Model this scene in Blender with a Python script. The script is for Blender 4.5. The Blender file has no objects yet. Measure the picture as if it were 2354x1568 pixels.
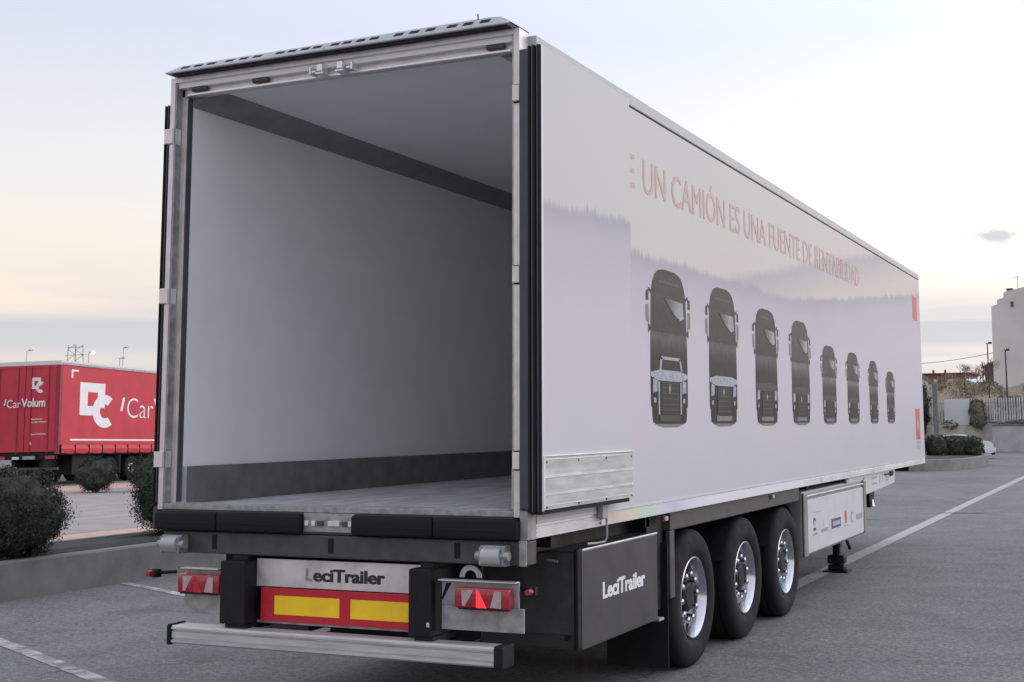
import bpy, bmesh, math, random
from mathutils import Vector, Matrix
R = math.radians
random.seed(7)
scene = bpy.context.scene
COL = scene.collection

# ------------------------------------------------------------------ camera
yaw, pitch, roll = -0.403614, 0.115370, -0.008561
cam_pos = Vector((4.3899, -6.14997, 1.77986))
fw = Vector((math.sin(yaw) * math.cos(pitch), math.cos(yaw) * math.cos(pitch), math.sin(pitch)))
rt = Vector((math.cos(yaw), -math.sin(yaw), 0)); up = rt.cross(fw)
r2 = rt * math.cos(roll) + up * math.sin(roll); u2 = -rt * math.sin(roll) + up * math.cos(roll)
cd = bpy.data.cameras.new('camera'); cam = bpy.data.objects.new('camera', cd); COL.objects.link(cam)
m = Matrix((r2, u2, -fw)).transposed().to_4x4(); m.translation = cam_pos
cam.matrix_world = m
cd.sensor_width = 36.0; cd.lens = 36.0 * 2884.503 / 2354.0
cd.shift_x = -212.05 / 2354.0; cd.shift_y = -140.9 / 2354.0
cd.clip_start = 0.1; cd.clip_end = 3000
scene.camera = cam

# ------------------------------------------------------------------ world: dusk sky
SUN_AZ, SUN_EL = R(50), R(7)          # azimuth from +y towards +x
sun_dir = Vector((math.sin(SUN_AZ) * math.cos(SUN_EL), math.cos(SUN_AZ) * math.cos(SUN_EL), math.sin(SUN_EL)))
world = bpy.data.worlds.new('World'); scene.world = world; world.use_nodes = True
wn = world.node_tree; wn.nodes.clear()
def N(t, typ, **kw):
    n = t.nodes.new(typ)
    for k, v in kw.items(): setattr(n, k, v)
    return n
def mathn(t, op, a, b=None, c=None, clamp=False):
    n = N(t, 'ShaderNodeMath', operation=op, use_clamp=clamp)
    for i, x in enumerate((a, b, c)):
        if x is None: continue
        if isinstance(x, (int, float)): n.inputs[i].default_value = x
        else: t.links.new(x, n.inputs[i])
    return n.outputs[0]
def mixc(t, fac, a, b, blend='MIX'):
    n = N(t, 'ShaderNodeMix', data_type='RGBA', blend_type=blend)
    for sock, x in ((n.inputs[0], fac), (n.inputs[6], a), (n.inputs[7], b)):
        if isinstance(x, (int, float)): sock.default_value = x
        elif isinstance(x, tuple): sock.default_value = (*x[:3], 1)
        else: t.links.new(x, sock)
    return n.outputs[2]
def ramp(t, fac, stops, interp='LINEAR'):
    n = N(t, 'ShaderNodeValToRGB'); n.color_ramp.interpolation = interp
    e = n.color_ramp.elements
    while len(e) < len(stops): e.new(0.5)
    for el, (p, c) in zip(e, stops):
        el.position = p; el.color = (*c, 1) if isinstance(c, tuple) else (c, c, c, 1)
    t.links.new(fac, n.inputs[0]); return n.outputs[0]
tc = N(wn, 'ShaderNodeTexCoord'); sep = N(wn, 'ShaderNodeSeparateXYZ'); wn.links.new(tc.outputs['Generated'], sep.inputs[0])
zc = mathn(wn, 'MAXIMUM', sep.outputs[2], 0.0)
el = mathn(wn, 'MULTIPLY', zc, 2.0, clamp=True)        # 0..30 deg -> 0..1
grad = ramp(wn, el, [(0.0, (0.78, 0.63, 0.56)), (0.16, (0.80, 0.67, 0.58)), (0.26, (0.78, 0.71, 0.63)), (0.38, (0.71, 0.71, 0.70)),
                     (0.60, (0.575, 0.61, 0.725)), (1.0, (0.67, 0.71, 0.84))])
# glow round the place where the sun went down
dotn = N(wn, 'ShaderNodeVectorMath', operation='DOT_PRODUCT'); wn.links.new(tc.outputs['Generated'], dotn.inputs[0])
dotn.inputs[1].default_value = sun_dir
ang = mathn(wn, 'ARCCOSINE', mathn(wn, 'MINIMUM', dotn.outputs['Value'], 0.99999))
g = mathn(wn, 'POWER', 2.71828, mathn(wn, 'MULTIPLY', mathn(wn, 'POWER', mathn(wn, 'DIVIDE', ang, R(52)), 2.0), -1.0))
glow = mathn(wn, 'MULTIPLY_ADD', g, 1.30, 1.02)
gl = N(wn, 'ShaderNodeVectorMath', operation='SCALE'); wn.links.new(grad, gl.inputs[0]); wn.links.new(glow, gl.inputs['Scale'])
# cloud bands low over the horizon
mp = N(wn, 'ShaderNodeMapping'); mp.inputs['Scale'].default_value = (1.3, 1.3, 20); mp.inputs['Location'].default_value = (3.1, 0.4, 0.15)
wn.links.new(tc.outputs['Generated'], mp.inputs[0])
nz = N(wn, 'ShaderNodeTexNoise'); nz.inputs['Scale'].default_value = 1.35; nz.inputs['Detail'].default_value = 3; nz.inputs['Roughness'].default_value = 0.45
wn.links.new(mp.outputs[0], nz.inputs[0])
cl = ramp(wn, nz.outputs[0], [(0.40, 0.0), (0.54, 1.0)])
band = ramp(wn, zc, [(0.0, 0.25), (0.035, 0.9), (0.085, 0.95), (0.11, 0.25), (0.16, 0.12), (0.22, 0.0)])
cm = mathn(wn, 'MULTIPLY', cl, band)
# a long low bank of blue-grey cloud
mp2 = N(wn, 'ShaderNodeMapping'); mp2.inputs['Scale'].default_value = (3.0, 3.0, 40); wn.links.new(tc.outputs['Generated'], mp2.inputs[0])
nz2 = N(wn, 'ShaderNodeTexNoise'); nz2.inputs['Scale'].default_value = 1.0; nz2.inputs['Detail'].default_value = 4; wn.links.new(mp2.outputs[0], nz2.inputs[0])
zw = mathn(wn, 'ADD', zc, mathn(wn, 'MULTIPLY', mathn(wn, 'SUBTRACT', nz2.outputs[0], 0.5), 0.016))
bank2 = ramp(wn, zw, [(0.030, 0.0), (0.042, 0.70), (0.052, 0.40), (0.062, 0.85), (0.078, 0.90), (0.087, 0.0)])
cm = mathn(wn, 'MAXIMUM', mathn(wn, 'MULTIPLY', cm, 0.75), bank2)
# one small cloud above the far right roofs
d0 = Vector((-0.098, 0.985, 0.1405)); rh = Vector((0.995, 0.099, 0))
da = N(wn, 'ShaderNodeVectorMath', operation='DOT_PRODUCT'); wn.links.new(tc.outputs['Generated'], da.inputs[0]); da.inputs[1].default_value = rh
a_ = mathn(wn, 'DIVIDE', mathn(wn, 'SUBTRACT', da.outputs['Value'], d0.dot(rh)), 0.024)
b_ = mathn(wn, 'DIVIDE', mathn(wn, 'SUBTRACT', sep.outputs[2], d0.z), 0.0075)
nz3 = N(wn, 'ShaderNodeTexNoise'); nz3.inputs['Scale'].default_value = 60; nz3.inputs['Detail'].default_value = 4; wn.links.new(tc.outputs['Generated'], nz3.inputs[0])
rr_ = mathn(wn, 'ADD', mathn(wn, 'SQRT', mathn(wn, 'ADD', mathn(wn, 'MULTIPLY', a_, a_), mathn(wn, 'MULTIPLY', b_, b_))), mathn(wn, 'MULTIPLY', mathn(wn, 'SUBTRACT', nz3.outputs[0], 0.5), 2.2))
sm = mathn(wn, 'MULTIPLY', ramp(wn, rr_, [(0.35, 0.85), (0.95, 0.0)]), mathn(wn, 'GREATER_THAN', sep.outputs[1], 0.0))
cm = mathn(wn, 'MAXIMUM', cm, sm)
sky_c = mixc(wn, cm, gl.outputs[0], (0.52, 0.555, 0.60))
nish = N(wn, 'ShaderNodeTexSky', sky_type='NISHITA', sun_disc=False, sun_elevation=R(3), sun_rotation=SUN_AZ, air_density=1.0, dust_density=1.5)
ns = N(wn, 'ShaderNodeVectorMath', operation='SCALE'); wn.links.new(nish.outputs[0], ns.inputs[0]); ns.inputs['Scale'].default_value = 0.10
fin = mixc(wn, 0.95, ns.outputs[0], sky_c)
bg = N(wn, 'ShaderNodeBackground'); bg.inputs[1].default_value = 1.0; wn.links.new(fin, bg.inputs[0])
wo = N(wn, 'ShaderNodeOutputWorld'); wn.links.new(bg.outputs[0], wo.inputs[0])

sd = bpy.data.lights.new('sun', 'SUN'); sd.energy = 0.5; sd.angle = R(40); sd.color = (1.0, 0.90, 0.80)
sun = bpy.data.objects.new('sun', sd); COL.objects.link(sun)
sun.rotation_euler = (-sun_dir).to_track_quat('-Z', 'Y').to_euler(); sun.location = (0, 0, 30)

scene.render.engine = 'CYCLES'
scene.cycles.use_denoising = True
scene.cycles.max_bounces = 10; scene.cycles.diffuse_bounces = 8; scene.cycles.glossy_bounces = 4
scene.cycles.sample_clamp_indirect = 6
vs = scene.view_settings; vs.view_transform = 'Standard'; vs.look = 'None'; vs.gamma = 1; vs.use_curve_mapping = False
vs.exposure = 0.30

# ------------------------------------------------------------------ materials
MATS = {}
def pm(name, col, rough=0.6, metal=0.0, var=0.12, scale=6.0, bump=0.0, bscale=80.0, spec=0.5, coat=0.0, emit=None, stretch=None):
    mt = bpy.data.materials.new(name); mt.use_nodes = True; t = mt.node_tree
    b = t.nodes['Principled BSDF']
    tcn = N(t, 'ShaderNodeTexCoord'); src = tcn.outputs['Object']
    if stretch:
        mpn = N(t, 'ShaderNodeMapping'); mpn.inputs['Scale'].default_value = stretch; t.links.new(src, mpn.inputs[0]); src = mpn.outputs[0]
    nn = N(t, 'ShaderNodeTexNoise'); nn.inputs['Scale'].default_value = scale; nn.inputs['Detail'].default_value = 6
    t.links.new(src, nn.inputs[0])
    lo = tuple(max(0, c * (1 - var)) for c in col); hi = tuple(min(1, c * (1 + var)) for c in col)
    t.links.new(ramp(t, nn.outputs[0], [(0.3, lo), (0.7, hi)]), b.inputs['Base Color'])
    rr = N(t, 'ShaderNodeMapRange'); rr.inputs[1].default_value = 0.3; rr.inputs[2].default_value = 0.7
    rr.inputs[3].default_value = max(0.02, rough * 0.85); rr.inputs[4].default_value = min(1, rough * 1.15)
    t.links.new(nn.outputs[0], rr.inputs[0]); t.links.new(rr.outputs[0], b.inputs['Roughness'])
    b.inputs['Metallic'].default_value = metal
    b.inputs['Specular IOR Level'].default_value = spec
    b.inputs['Coat Weight'].default_value = coat; b.inputs['Coat Roughness'].default_value = 0.08
    if bump:
        n2 = N(t, 'ShaderNodeTexNoise'); n2.inputs['Scale'].default_value = bscale; n2.inputs['Detail'].default_value = 4
        t.links.new(src, n2.inputs[0])
        bp = N(t, 'ShaderNodeBump'); bp.inputs['Strength'].default_value = bump; bp.inputs['Distance'].default_value = 0.01
        t.links.new(n2.outputs[0], bp.inputs['Height']); t.links.new(bp.outputs[0], b.inputs['Normal'])
    if emit:
        b.inputs['Emission Color'].default_value = (*emit[:3], 1); b.inputs['Emission Strength'].default_value = emit[3]
    MATS[name] = mt
    return mt
WHITE = pm('white_paint', (0.66, 0.66, 0.68), 0.35, coat=0.2, var=0.04)
GRP = pm('white_lining', (0.89, 0.895, 0.905), 0.45, var=0.025, scale=2.5)
ALU = pm('aluminium', (0.70, 0.66, 0.66), 0.42, 0.5, var=0.14, scale=9, bump=0.03)
ALUD = pm('dull_aluminium', (0.36, 0.36, 0.37), 0.5, 0.55, var=0.3, scale=14, bump=0.05)
ALUPL = pm('scuffed_aluminium', (0.46, 0.475, 0.49), 0.5, 0.3, var=0.22, scale=3, stretch=(1, 1.2, 9))
BRIGHT = pm('bright_aluminium', (0.85, 0.85, 0.86), 0.32, 0.55, var=0.08)
STEEL = pm('painted_grey_steel', (0.062, 0.061, 0.062), 0.5, var=0.25, scale=10, bump=0.04)
GRYBOX = pm('dark_grey_box', (0.043, 0.043, 0.046), 0.42, var=0.18, scale=5)
BLACK = pm('black_rubber', (0.009, 0.009, 0.011), 0.7, spec=0.3, var=0.4, scale=18, bump=0.08)
BLKMET = pm('black_steel', (0.010, 0.010, 0.012), 0.55, spec=0.3, var=0.4, scale=12, bump=0.05)
SEAL = pm('rubber_seal', (0.07, 0.07, 0.088), 0.55, var=0.2)
COVE = pm('grey_cove', (0.25, 0.26, 0.26), 0.6, var=0.15)
KICK = pm('grey_kick_plate', (0.22, 0.22, 0.225), 0.5, 0.3, var=0.2, scale=8)
FLOORM = pm('grey_floor', (0.66, 0.67, 0.68), 0.5, 0.2, var=0.25, scale=4, bump=0.05, stretch=(6, 0.6, 1))
CHROME = pm('chrome', (0.60, 0.61, 0.64), 0.16, 1.0, var=0.03)
TYRE = pm('tyre_rubber', (0.010, 0.010, 0.011), 0.8, spec=0.3, var=0.35, scale=12, bump=0.1)
REDLENS = pm('red_lens', (0.36, 0.02, 0.035), 0.18, var=0.25, scale=30, coat=0.6)
REDLIT = pm('lit_red_lens', (0.75, 0.04, 0.05), 0.15, var=0.3, scale=60, emit=(1, 0.05, 0.05, 0.55))
CLEAR = pm('clear_lens', (0.46, 0.38, 0.385), 0.2, var=0.12, scale=40, coat=0.5)
ORANGEL = pm('pale_amber_lens', (0.62, 0.45, 0.38), 0.3, var=0.1)
REDREF = pm('red_reflective', (0.52, 0.015, 0.03), 0.4, var=0.12, scale=60)
def yellow_reflective():
    mt = pm('yellow_reflective', (0.98, 0.62, 0.02), 0.35, var=0.06, scale=12); return mt
YEL = yellow_reflective()
PRTRED = pm('print_faded_red', (0.60, 0.43, 0.375), 0.5, spec=0.2, var=0.06)
LOGORED = pm('print_red', (0.62, 0.13, 0.11), 0.45, spec=0.2, var=0.1, scale=12)
PRTGREY = pm('print_grey', (0.42, 0.42, 0.50), 0.45, spec=0.2, var=0.1)
PRTDARK = pm('print_dark_navy', (0.11, 0.09, 0.19), 0.45, spec=0.2, var=0.3, scale=30)
PRTBLU = pm('print_slate', (0.33, 0.35, 0.42), 0.45, spec=0.2, var=0.15, scale=30)
TRKA = pm('print_truck_dark', (0.022, 0.025, 0.024), 0.45, spec=0.2, var=0.35, scale=7)
def truck_print(name, ramp_stops, axis):
    mt = bpy.data.materials.new(name); mt.use_nodes = True; t = mt.node_tree; b = t.nodes['Principled BSDF']
    tcn = N(t, 'ShaderNodeTexCoord'); sp = N(t, 'ShaderNodeSeparateXYZ'); t.links.new(tcn.outputs['Generated'], sp.inputs[0])
    nn = N(t, 'ShaderNodeTexNoise'); nn.inputs['Scale'].default_value = 14; nn.inputs['Detail'].default_value = 6; t.links.new(tcn.outputs['Object'], nn.inputs[0])
    c = ramp(t, sp.outputs[axis], [(p, (v * .97, v, v * 1.02)) for p, v in ramp_stops])
    c = mixc(t, 0.6, c, ramp(t, nn.outputs[0], [(0.3, (0.55, 0.55, 0.55)), (0.7, (1.5, 1.48, 1.42))]), 'MULTIPLY')
    t.links.new(c, b.inputs['Base Color']); b.inputs['Roughness'].default_value = 0.45; b.inputs['Specular IOR Level'].default_value = 0.2
    return mt
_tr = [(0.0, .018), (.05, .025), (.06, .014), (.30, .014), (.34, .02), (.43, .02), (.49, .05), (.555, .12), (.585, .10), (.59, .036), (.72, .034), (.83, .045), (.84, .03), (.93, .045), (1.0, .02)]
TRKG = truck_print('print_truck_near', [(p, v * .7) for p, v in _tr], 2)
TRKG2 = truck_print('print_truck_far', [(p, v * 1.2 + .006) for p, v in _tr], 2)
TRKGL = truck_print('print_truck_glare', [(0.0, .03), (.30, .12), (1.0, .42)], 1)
TRKB = pm('print_truck_mid', (0.06, 0.062, 0.06), 0.45, spec=0.2, var=0.25, scale=9)
TRKL = pm('print_truck_light', (0.20, 0.20, 0.19), 0.45, spec=0.2, var=0.2, scale=10)
TRKC = pm('print_truck_chrome', (0.36, 0.38, 0.43), 0.45, spec=0.2, var=0.3, scale=20)
TRKW = pm('print_truck_glare', (0.36, 0.40, 0.43), 0.45, spec=0.2, var=0.25, scale=7)
INK = pm('black_lettering', (0.02, 0.02, 0.022), 0.5)
INKF = pm('faded_lettering', (0.27, 0.28, 0.28), 0.5)
WHITEL = pm('white_lettering', (0.80, 0.80, 0.82), 0.45, var=0.05)
TARP = pm('red_curtain', (0.52, 0.030, 0.05), 0.5, var=0.14, scale=2.0, bump=0.06, bscale=3)
REDMET = pm('red_door_paint', (0.50, 0.030, 0.055), 0.4, var=0.12, scale=2)
REDDK = pm('red_edge_paint', (0.27, 0.03, 0.045), 0.5, var=0.2)
CONC = pm('kerb_concrete', (0.20, 0.20, 0.195), 0.85, var=0.22, scale=3.5, bump=0.3, bscale=40)
CONC2 = pm('wall_concrete', (0.42, 0.43, 0.44), 0.85, var=0.18, scale=1.2, bump=0.2, bscale=10)
BEIGE = pm('beige_render', (0.58, 0.52, 0.46), 0.9, var=0.25, scale=0.8)
SOIL = pm('dark_soil', (0.045, 0.042, 0.04), 0.95, var=0.4, scale=20, bump=0.8, bscale=30)
PEACH = pm('peach_paving', (0.56, 0.37, 0.28), 0.85, var=0.15, scale=3)  # even peach colour for the paved strips
PAINT = pm('worn_white_paint', (0.44, 0.415, 0.39), 0.8, var=0.3, scale=14)
FENCEM = pm('galvanised_slat', (0.50, 0.52, 0.54), 0.5, 0.2, var=0.15)
PLASTER = pm('pink_grey_plaster', (0.68, 0.62, 0.605), 0.9, var=0.10, scale=0.4)
BRICKM = pm('brown_red_facade', (0.26, 0.13, 0.11), 0.9, var=0.15)
ROOFM = pm('red_roof_tile', (0.36, 0.10, 0.08), 0.85, var=0.2)
GLASSD = pm('dark_window_glass', (0.05, 0.055, 0.07), 0.12, var=0.2)
SHUT = pm('pale_shutter', (0.60, 0.55, 0.50), 0.7)
PURP = pm('mauve_brown_facade', (0.20, 0.13, 0.145), 0.9, var=0.3, scale=0.6)
POLE = pm('dark_pole', (0.06, 0.045, 0.04), 0.6)
POLEG = pm('pale_pole', (0.55, 0.52, 0.50), 0.6)
LAMPON = pm('lit_lamp', (1, 0.85, 0.6), 0.4, emit=(1, 0.85, 0.62, 4.0))
BARK = pm('bark', (0.10, 0.075, 0.06), 0.95, var=0.3, scale=14, bump=0.4)
CARW = pm('white_car_paint', (0.74, 0.75, 0.77), 0.15, coat=0.7, var=0.02)
GREYM = pm('weathered_post', (0.17, 0.18, 0.17), 0.8, var=0.3)
def leafmat(name, a, b, rough=0.65):
    mt = bpy.data.materials.new(name); mt.use_nodes = True; t = mt.node_tree; bs = t.nodes['Principled BSDF']
    geo = N(t, 'ShaderNodeTexCoord'); nn = N(t, 'ShaderNodeTexNoise'); nn.inputs['Scale'].default_value = 9; nn.inputs['Detail'].default_value = 5
    t.links.new(geo.outputs['Object'], nn.inputs[0])
    t.links.new(ramp(t, nn.outputs[0], [(0.35, a), (0.68, b)]), bs.inputs['Base Color']); bs.inputs['Roughness'].default_value = rough
    bs.inputs['Specular IOR Level'].default_value = 0.25
    return mt
LEAF = leafmat('shrub_leaves', (0.020, 0.026, 0.018), (0.066, 0.078, 0.054))
LEAF2 = leafmat('box_hedge_leaves', (0.026, 0.032, 0.018), (0.075, 0.085, 0.05))
LEAFD = leafmat('dark_conifer', (0.012, 0.020, 0.013), (0.03, 0.045, 0.028))
DRY = leafmat('dry_shrubs', (0.16, 0.14, 0.10), (0.42, 0.34, 0.24), 0.9)
DRYG = leafmat('olive_scrub', (0.09, 0.092, 0.068), (0.22, 0.205, 0.155), 0.9)
TWIG = pm('bare_twigs', (0.17, 0.115, 0.105), 0.9, var=0.2)

# ------------------------------------------------------------------ mesh helpers
class MB:
    def __init__(s): s.v = []; s.f = []; s.mi = []; s.m = 0
    def quad(s, *pts):
        k = len(s.v); s.v += [tuple(p) for p in pts]; s.f.append(tuple(range(k, k + len(pts)))); s.mi.append(s.m); return s
    def box(s, a, b, bev=0.0):
        if bev > 0: return s.bbox(a, b, bev)
        x0, y0, z0 = a; x1, y1, z1 = b; k = len(s.v)
        s.v += [(x0, y0, z0), (x1, y0, z0), (x1, y1, z0), (x0, y1, z0), (x0, y0, z1), (x1, y0, z1), (x1, y1, z1), (x0, y1, z1)]
        for f in ((3, 2, 1, 0), (4, 5, 6, 7), (0, 1, 5, 4), (1, 2, 6, 5), (2, 3, 7, 6), (3, 0, 4, 7)):
            s.f.append(tuple(k + i for i in f)); s.mi.append(s.m)
        return s
    def bbox(s, a, b, w, seg=2):
        bm = bmesh.new(); vs_ = []
        for z in (a[2], b[2]):
            for x, y in ((a[0], a[1]), (b[0], a[1]), (b[0], b[1]), (a[0], b[1])): vs_.append(bm.verts.new((x, y, z)))
        for f in ((3, 2, 1, 0), (4, 5, 6, 7), (0, 1, 5, 4), (1, 2, 6, 5), (2, 3, 7, 6), (3, 0, 4, 7)): bm.faces.new([vs_[i] for i in f])
        bmesh.ops.bevel(bm, geom=bm.edges[:], offset=w, segments=seg, affect='EDGES', profile=0.5, clamp_overlap=True)
        return s.addbm(bm)
    def addbm(s, bm):
        k = len(s.v); bm.verts.ensure_lookup_table(); bm.verts.index_update()
        s.v += [tuple(v.co) for v in bm.verts]
        for f in bm.faces: s.f.append(tuple(k + v.index for v in f.verts)); s.mi.append(s.m)
        bm.free(); return s
    def prism(s, poly, fn, d0, d1):
        """poly: list of (a,b); fn(a,b,d)->xyz; extruded between d0 and d1"""
        n = len(poly); k = len(s.v)
        s.v += [fn(a, b, d0) for a, b in poly] + [fn(a, b, d1) for a, b in poly]
        s.f.append(tuple(range(k + n - 1, k - 1, -1))); s.mi.append(s.m)
        s.f.append(tuple(range(k + n, k + 2 * n))); s.mi.append(s.m)
        for i in range(n):
            j = (i + 1) % n; s.f.append((k + i, k + j, k + n + j, k + n + i)); s.mi.append(s.m)
        return s
    def cyl(s, p0, p1, r0, r1=None, n=16, caps=True):
        r1 = r0 if r1 is None else r1
        p0 = Vector(p0); p1 = Vector(p1); d = (p1 - p0).normalized()
        a = d.orthogonal().normalized(); b = d.cross(a); k = len(s.v)
        for p, r in ((p0, r0), (p1, r1)):
            for i in range(n):
                t = 2 * math.pi * i / n; s.v.append(tuple(p + a * (r * math.cos(t)) + b * (r * math.sin(t))))
        for i in range(n):
            j = (i + 1) % n; s.f.append((k + i, k + j, k + n + j, k + n + i)); s.mi.append(s.m)
        if caps:
            s.f.append(tuple(range(k + n - 1, k - 1, -1))); s.mi.append(s.m); s.f.append(tuple(range(k + n, k + 2 * n))); s.mi.append(s.m)
        return s
    def tube(s, pts, r, n=8):
        for a, b in zip(pts, pts[1:]): s.cyl(a, b, r, r, n)
        return s
    def lathe(s, prof, n=48, closed=False):
        """profile of (radius, x) about the x axis"""
        k = len(s.v); c = len(prof)
        for i in range(n):
            t = 2 * math.pi * i / n
            for r, x in prof: s.v.append((x, r * math.cos(t), r * math.sin(t)))
        for i in range(n):
            j = (i + 1) % n
            for q in range(c - 1 + (1 if closed else 0)):
                q2 = (q + 1) % c
                s.f.append((k + i * c + q, k + i * c + q2, k + j * c + q2, k + j * c + q)); s.mi.append(s.m)
        return s
    def mesh(s, name, mats, smooth=False):
        me = bpy.data.meshes.new(name); me.from_pydata(s.v, [], s.f); me.update()
        for mt in (mats if isinstance(mats, (list, tuple)) else [mats]): me.materials.append(mt)
        if isinstance(mats, (list, tuple)): me.polygons.foreach_set('material_index', s.mi)
        if smooth:
            me.polygons.foreach_set('use_smooth', [True] * len(me.polygons))
            try: me.set_sharp_from_angle(angle=R(40))
            except Exception: pass
        bm = bmesh.new(); bm.from_mesh(me); bmesh.ops.recalc_face_normals(bm, faces=bm.faces[:]); bm.to_mesh(me); bm.free()
        return me
    def obj(s, name, mats, parent=None, smooth=False, label=None):
        return link(name, s.mesh(name, mats, smooth), parent, label)
def link(name, me, parent=None, label=None, loc=None):
    o = bpy.data.objects.new(name, me); COL.objects.link(o)
    if parent is not None: o.parent = parent
    if label: o['label'] = label
    if loc is not None: o.location = loc
    return o
def thing(name, label, cat, loc=(0, 0, 0), rotz=0.0, group=None):
    o = bpy.data.objects.new(name, None); COL.objects.link(o); o.location = loc; o.rotation_euler = (0, 0, rotz); o.empty_display_size = 0.2
    return tag(o, label, cat, group)
def tag(o, label, cat, group=None):
    o['label'] = label; o['category'] = cat
    if group: o['group'] = group
    return o
def struct(o, kind='structure'):
    o['kind'] = kind; return o

def text_geo(body, bold=0.0, space=1.0):
    c = bpy.data.curves.new('t', 'FONT'); c.body = body; c.offset = bold; c.resolution_u = 4; c.space_character = space
    o = bpy.data.objects.new('t', c); COL.objects.link(o)
    dg = bpy.context.evaluated_depsgraph_get(); me = bpy.data.meshes.new_from_object(o.evaluated_get(dg))
    v = [tuple(p.co) for p in me.vertices]; f = [tuple(p.vertices) for p in me.polygons]
    bpy.data.objects.remove(o); bpy.data.curves.remove(c); bpy.data.meshes.remove(me)
    return v, f
_H = text_geo('H'); CAP = max(p[1] for p in _H[0]) - min(p[1] for p in _H[0])
def lettering(name, body, o, u, v, w, cap, mat, parent, bold=0.0, label=None, space=1.0, strike=0.0):
    """flat lettering: origin o, baseline axis u, up axis v, total width w, capital height cap"""
    vv, ff = text_geo(body, bold, space)
    x0 = min(p[0] for p in vv); x1 = max(p[0] for p in vv); sx = w / (x1 - x0); sy = cap / CAP
    o = Vector(o); u = Vector(u); v = Vector(v); mb = MB()
    nrm = u.cross(v).normalized()
    for k in ((0, -1, 1) if strike else (0,)):
        b0 = len(mb.v); mb.v += [tuple(o + u * ((p[0] - x0 + k * strike) * sx) + v * (p[1] * sy) + nrm * (.0003 * k)) for p in vv]; mb.f += [tuple(b0 + i for i in f) for f in ff]
    me = bpy.data.meshes.new(name); me.from_pydata(mb.v, [], mb.f); me.materials.append(mat)
    return link(name, me, parent, label)

# ------------------------------------------------------------------ ground
def asphalt():
    mt = bpy.data.materials.new('asphalt'); mt.use_nodes = True; t = mt.node_tree; b = t.nodes['Principled BSDF']
    tcn = N(t, 'ShaderNodeTexCoord'); s = tcn.outputs['Object']
    def noise(sc, det=4, rough=0.6):
        n = N(t, 'ShaderNodeTexNoise'); n.inputs['Scale'].default_value = sc; n.inputs['Detail'].default_value = det; n.inputs['Roughness'].default_value = rough
        t.links.new(s, n.inputs[0]); return n
    big = noise(0.25, 5); mid = noise(2.2, 5); fine = noise(55, 3, .7); grain = noise(150, 1)
    blot = N(t, 'ShaderNodeTexNoise'); blot.inputs['Scale'].default_value = 7; blot.inputs['Detail'].default_value = 5; t.links.new(s, blot.inputs[0])
    base = ramp(t, big.outputs[0], [(0.3, (0.150, 0.150, 0.154)), (0.7, (0.225, 0.216, 0.212))])
    base = mixc(t, 0.5, base, ramp(t, blot.outputs[0], [(0.30, (0.86, 0.96, 0.98)), (0.5, (1, 1, 1)), (0.70, (1.18, 1.02, 0.98))]), 'MULTIPLY')
    base = mixc(t, 0.55, base, ramp(t, mid.outputs[0], [(0.3, (0.62, 0.62, 0.64)), (0.7, (1.15, 1.12, 1.10))]), 'MULTIPLY')
    base = mixc(t, 0.8, base, ramp(t, fine.outputs[0], [(0.30, (0.40, 0.41, 0.43)), (0.5, (1, 1, 1)), (0.70, (1.75, 1.66, 1.60))]), 'MULTIPLY')
    pebble = noise(20, 4, .65)
    base = mixc(t, 0.75, base, ramp(t, pebble.outputs[0], [(0.30, (0.45, 0.47, 0.49)), (0.5, (1, 1, 1)), (0.68, (1.65, 1.52, 1.46))]), 'MULTIPLY')
    gr = ramp(t, grain.outputs[0], [(0.58, 0.0), (0.72, 1.0)])
    base = mixc(t, mathn(t, 'MULTIPLY', gr, 0.6), base, (0.46, 0.42, 0.41))
    oil = noise(0.9, 3, .5); ofac = ramp(t, oil.outputs[0], [(0.60, 0.0), (0.70, 1.0)])
    base = mixc(t, mathn(t, 'MULTIPLY', ofac, 0.45), base, (0.09, 0.088, 0.09))
    vor = N(t, 'ShaderNodeTexVoronoi', feature='DISTANCE_TO_EDGE'); vor.inputs['Scale'].default_value = 0.16
    wob = noise(1.6, 5, .6); wv = N(t, 'ShaderNodeVectorMath', operation='ADD'); t.links.new(s, wv.inputs[0]); t.links.new(wob.outputs['Color'], wv.inputs[1]); t.links.new(wv.outputs[0], vor.inputs['Vector'])
    cfac = ramp(t, vor.outputs['Distance'], [(0.0, 1.0), (0.0022, 0.0)])
    base = mixc(t, mathn(t, 'MULTIPLY', cfac, 0.6), base, (0.06, 0.06, 0.06))
    t.links.new(base, b.inputs['Base Color']); b.inputs['Roughness'].default_value = 0.85; b.inputs['Specular IOR Level'].default_value = 0.3
    bp = N(t, 'ShaderNodeBump'); bp.inputs['Strength'].default_value = 0.5; bp.inputs['Distance'].default_value = 0.006
    t.links.new(fine.outputs[0], bp.inputs['Height']); t.links.new(bp.outputs[0], b.inputs['Normal'])
    return mt
ASPH = asphalt()
gmb = MB()
for i in range(-8, 8):
    for j in range(-8, 8):
        gmb.quad((i * 100, j * 100, 0), ((i + 1) * 100, j * 100, 0), ((i + 1) * 100, (j + 1) * 100, 0), (i * 100, (j + 1) * 100, 0))
ground = struct(gmb.obj('ground', ASPH)); ground['label'] = 'grey asphalt of the parking lot'

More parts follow.
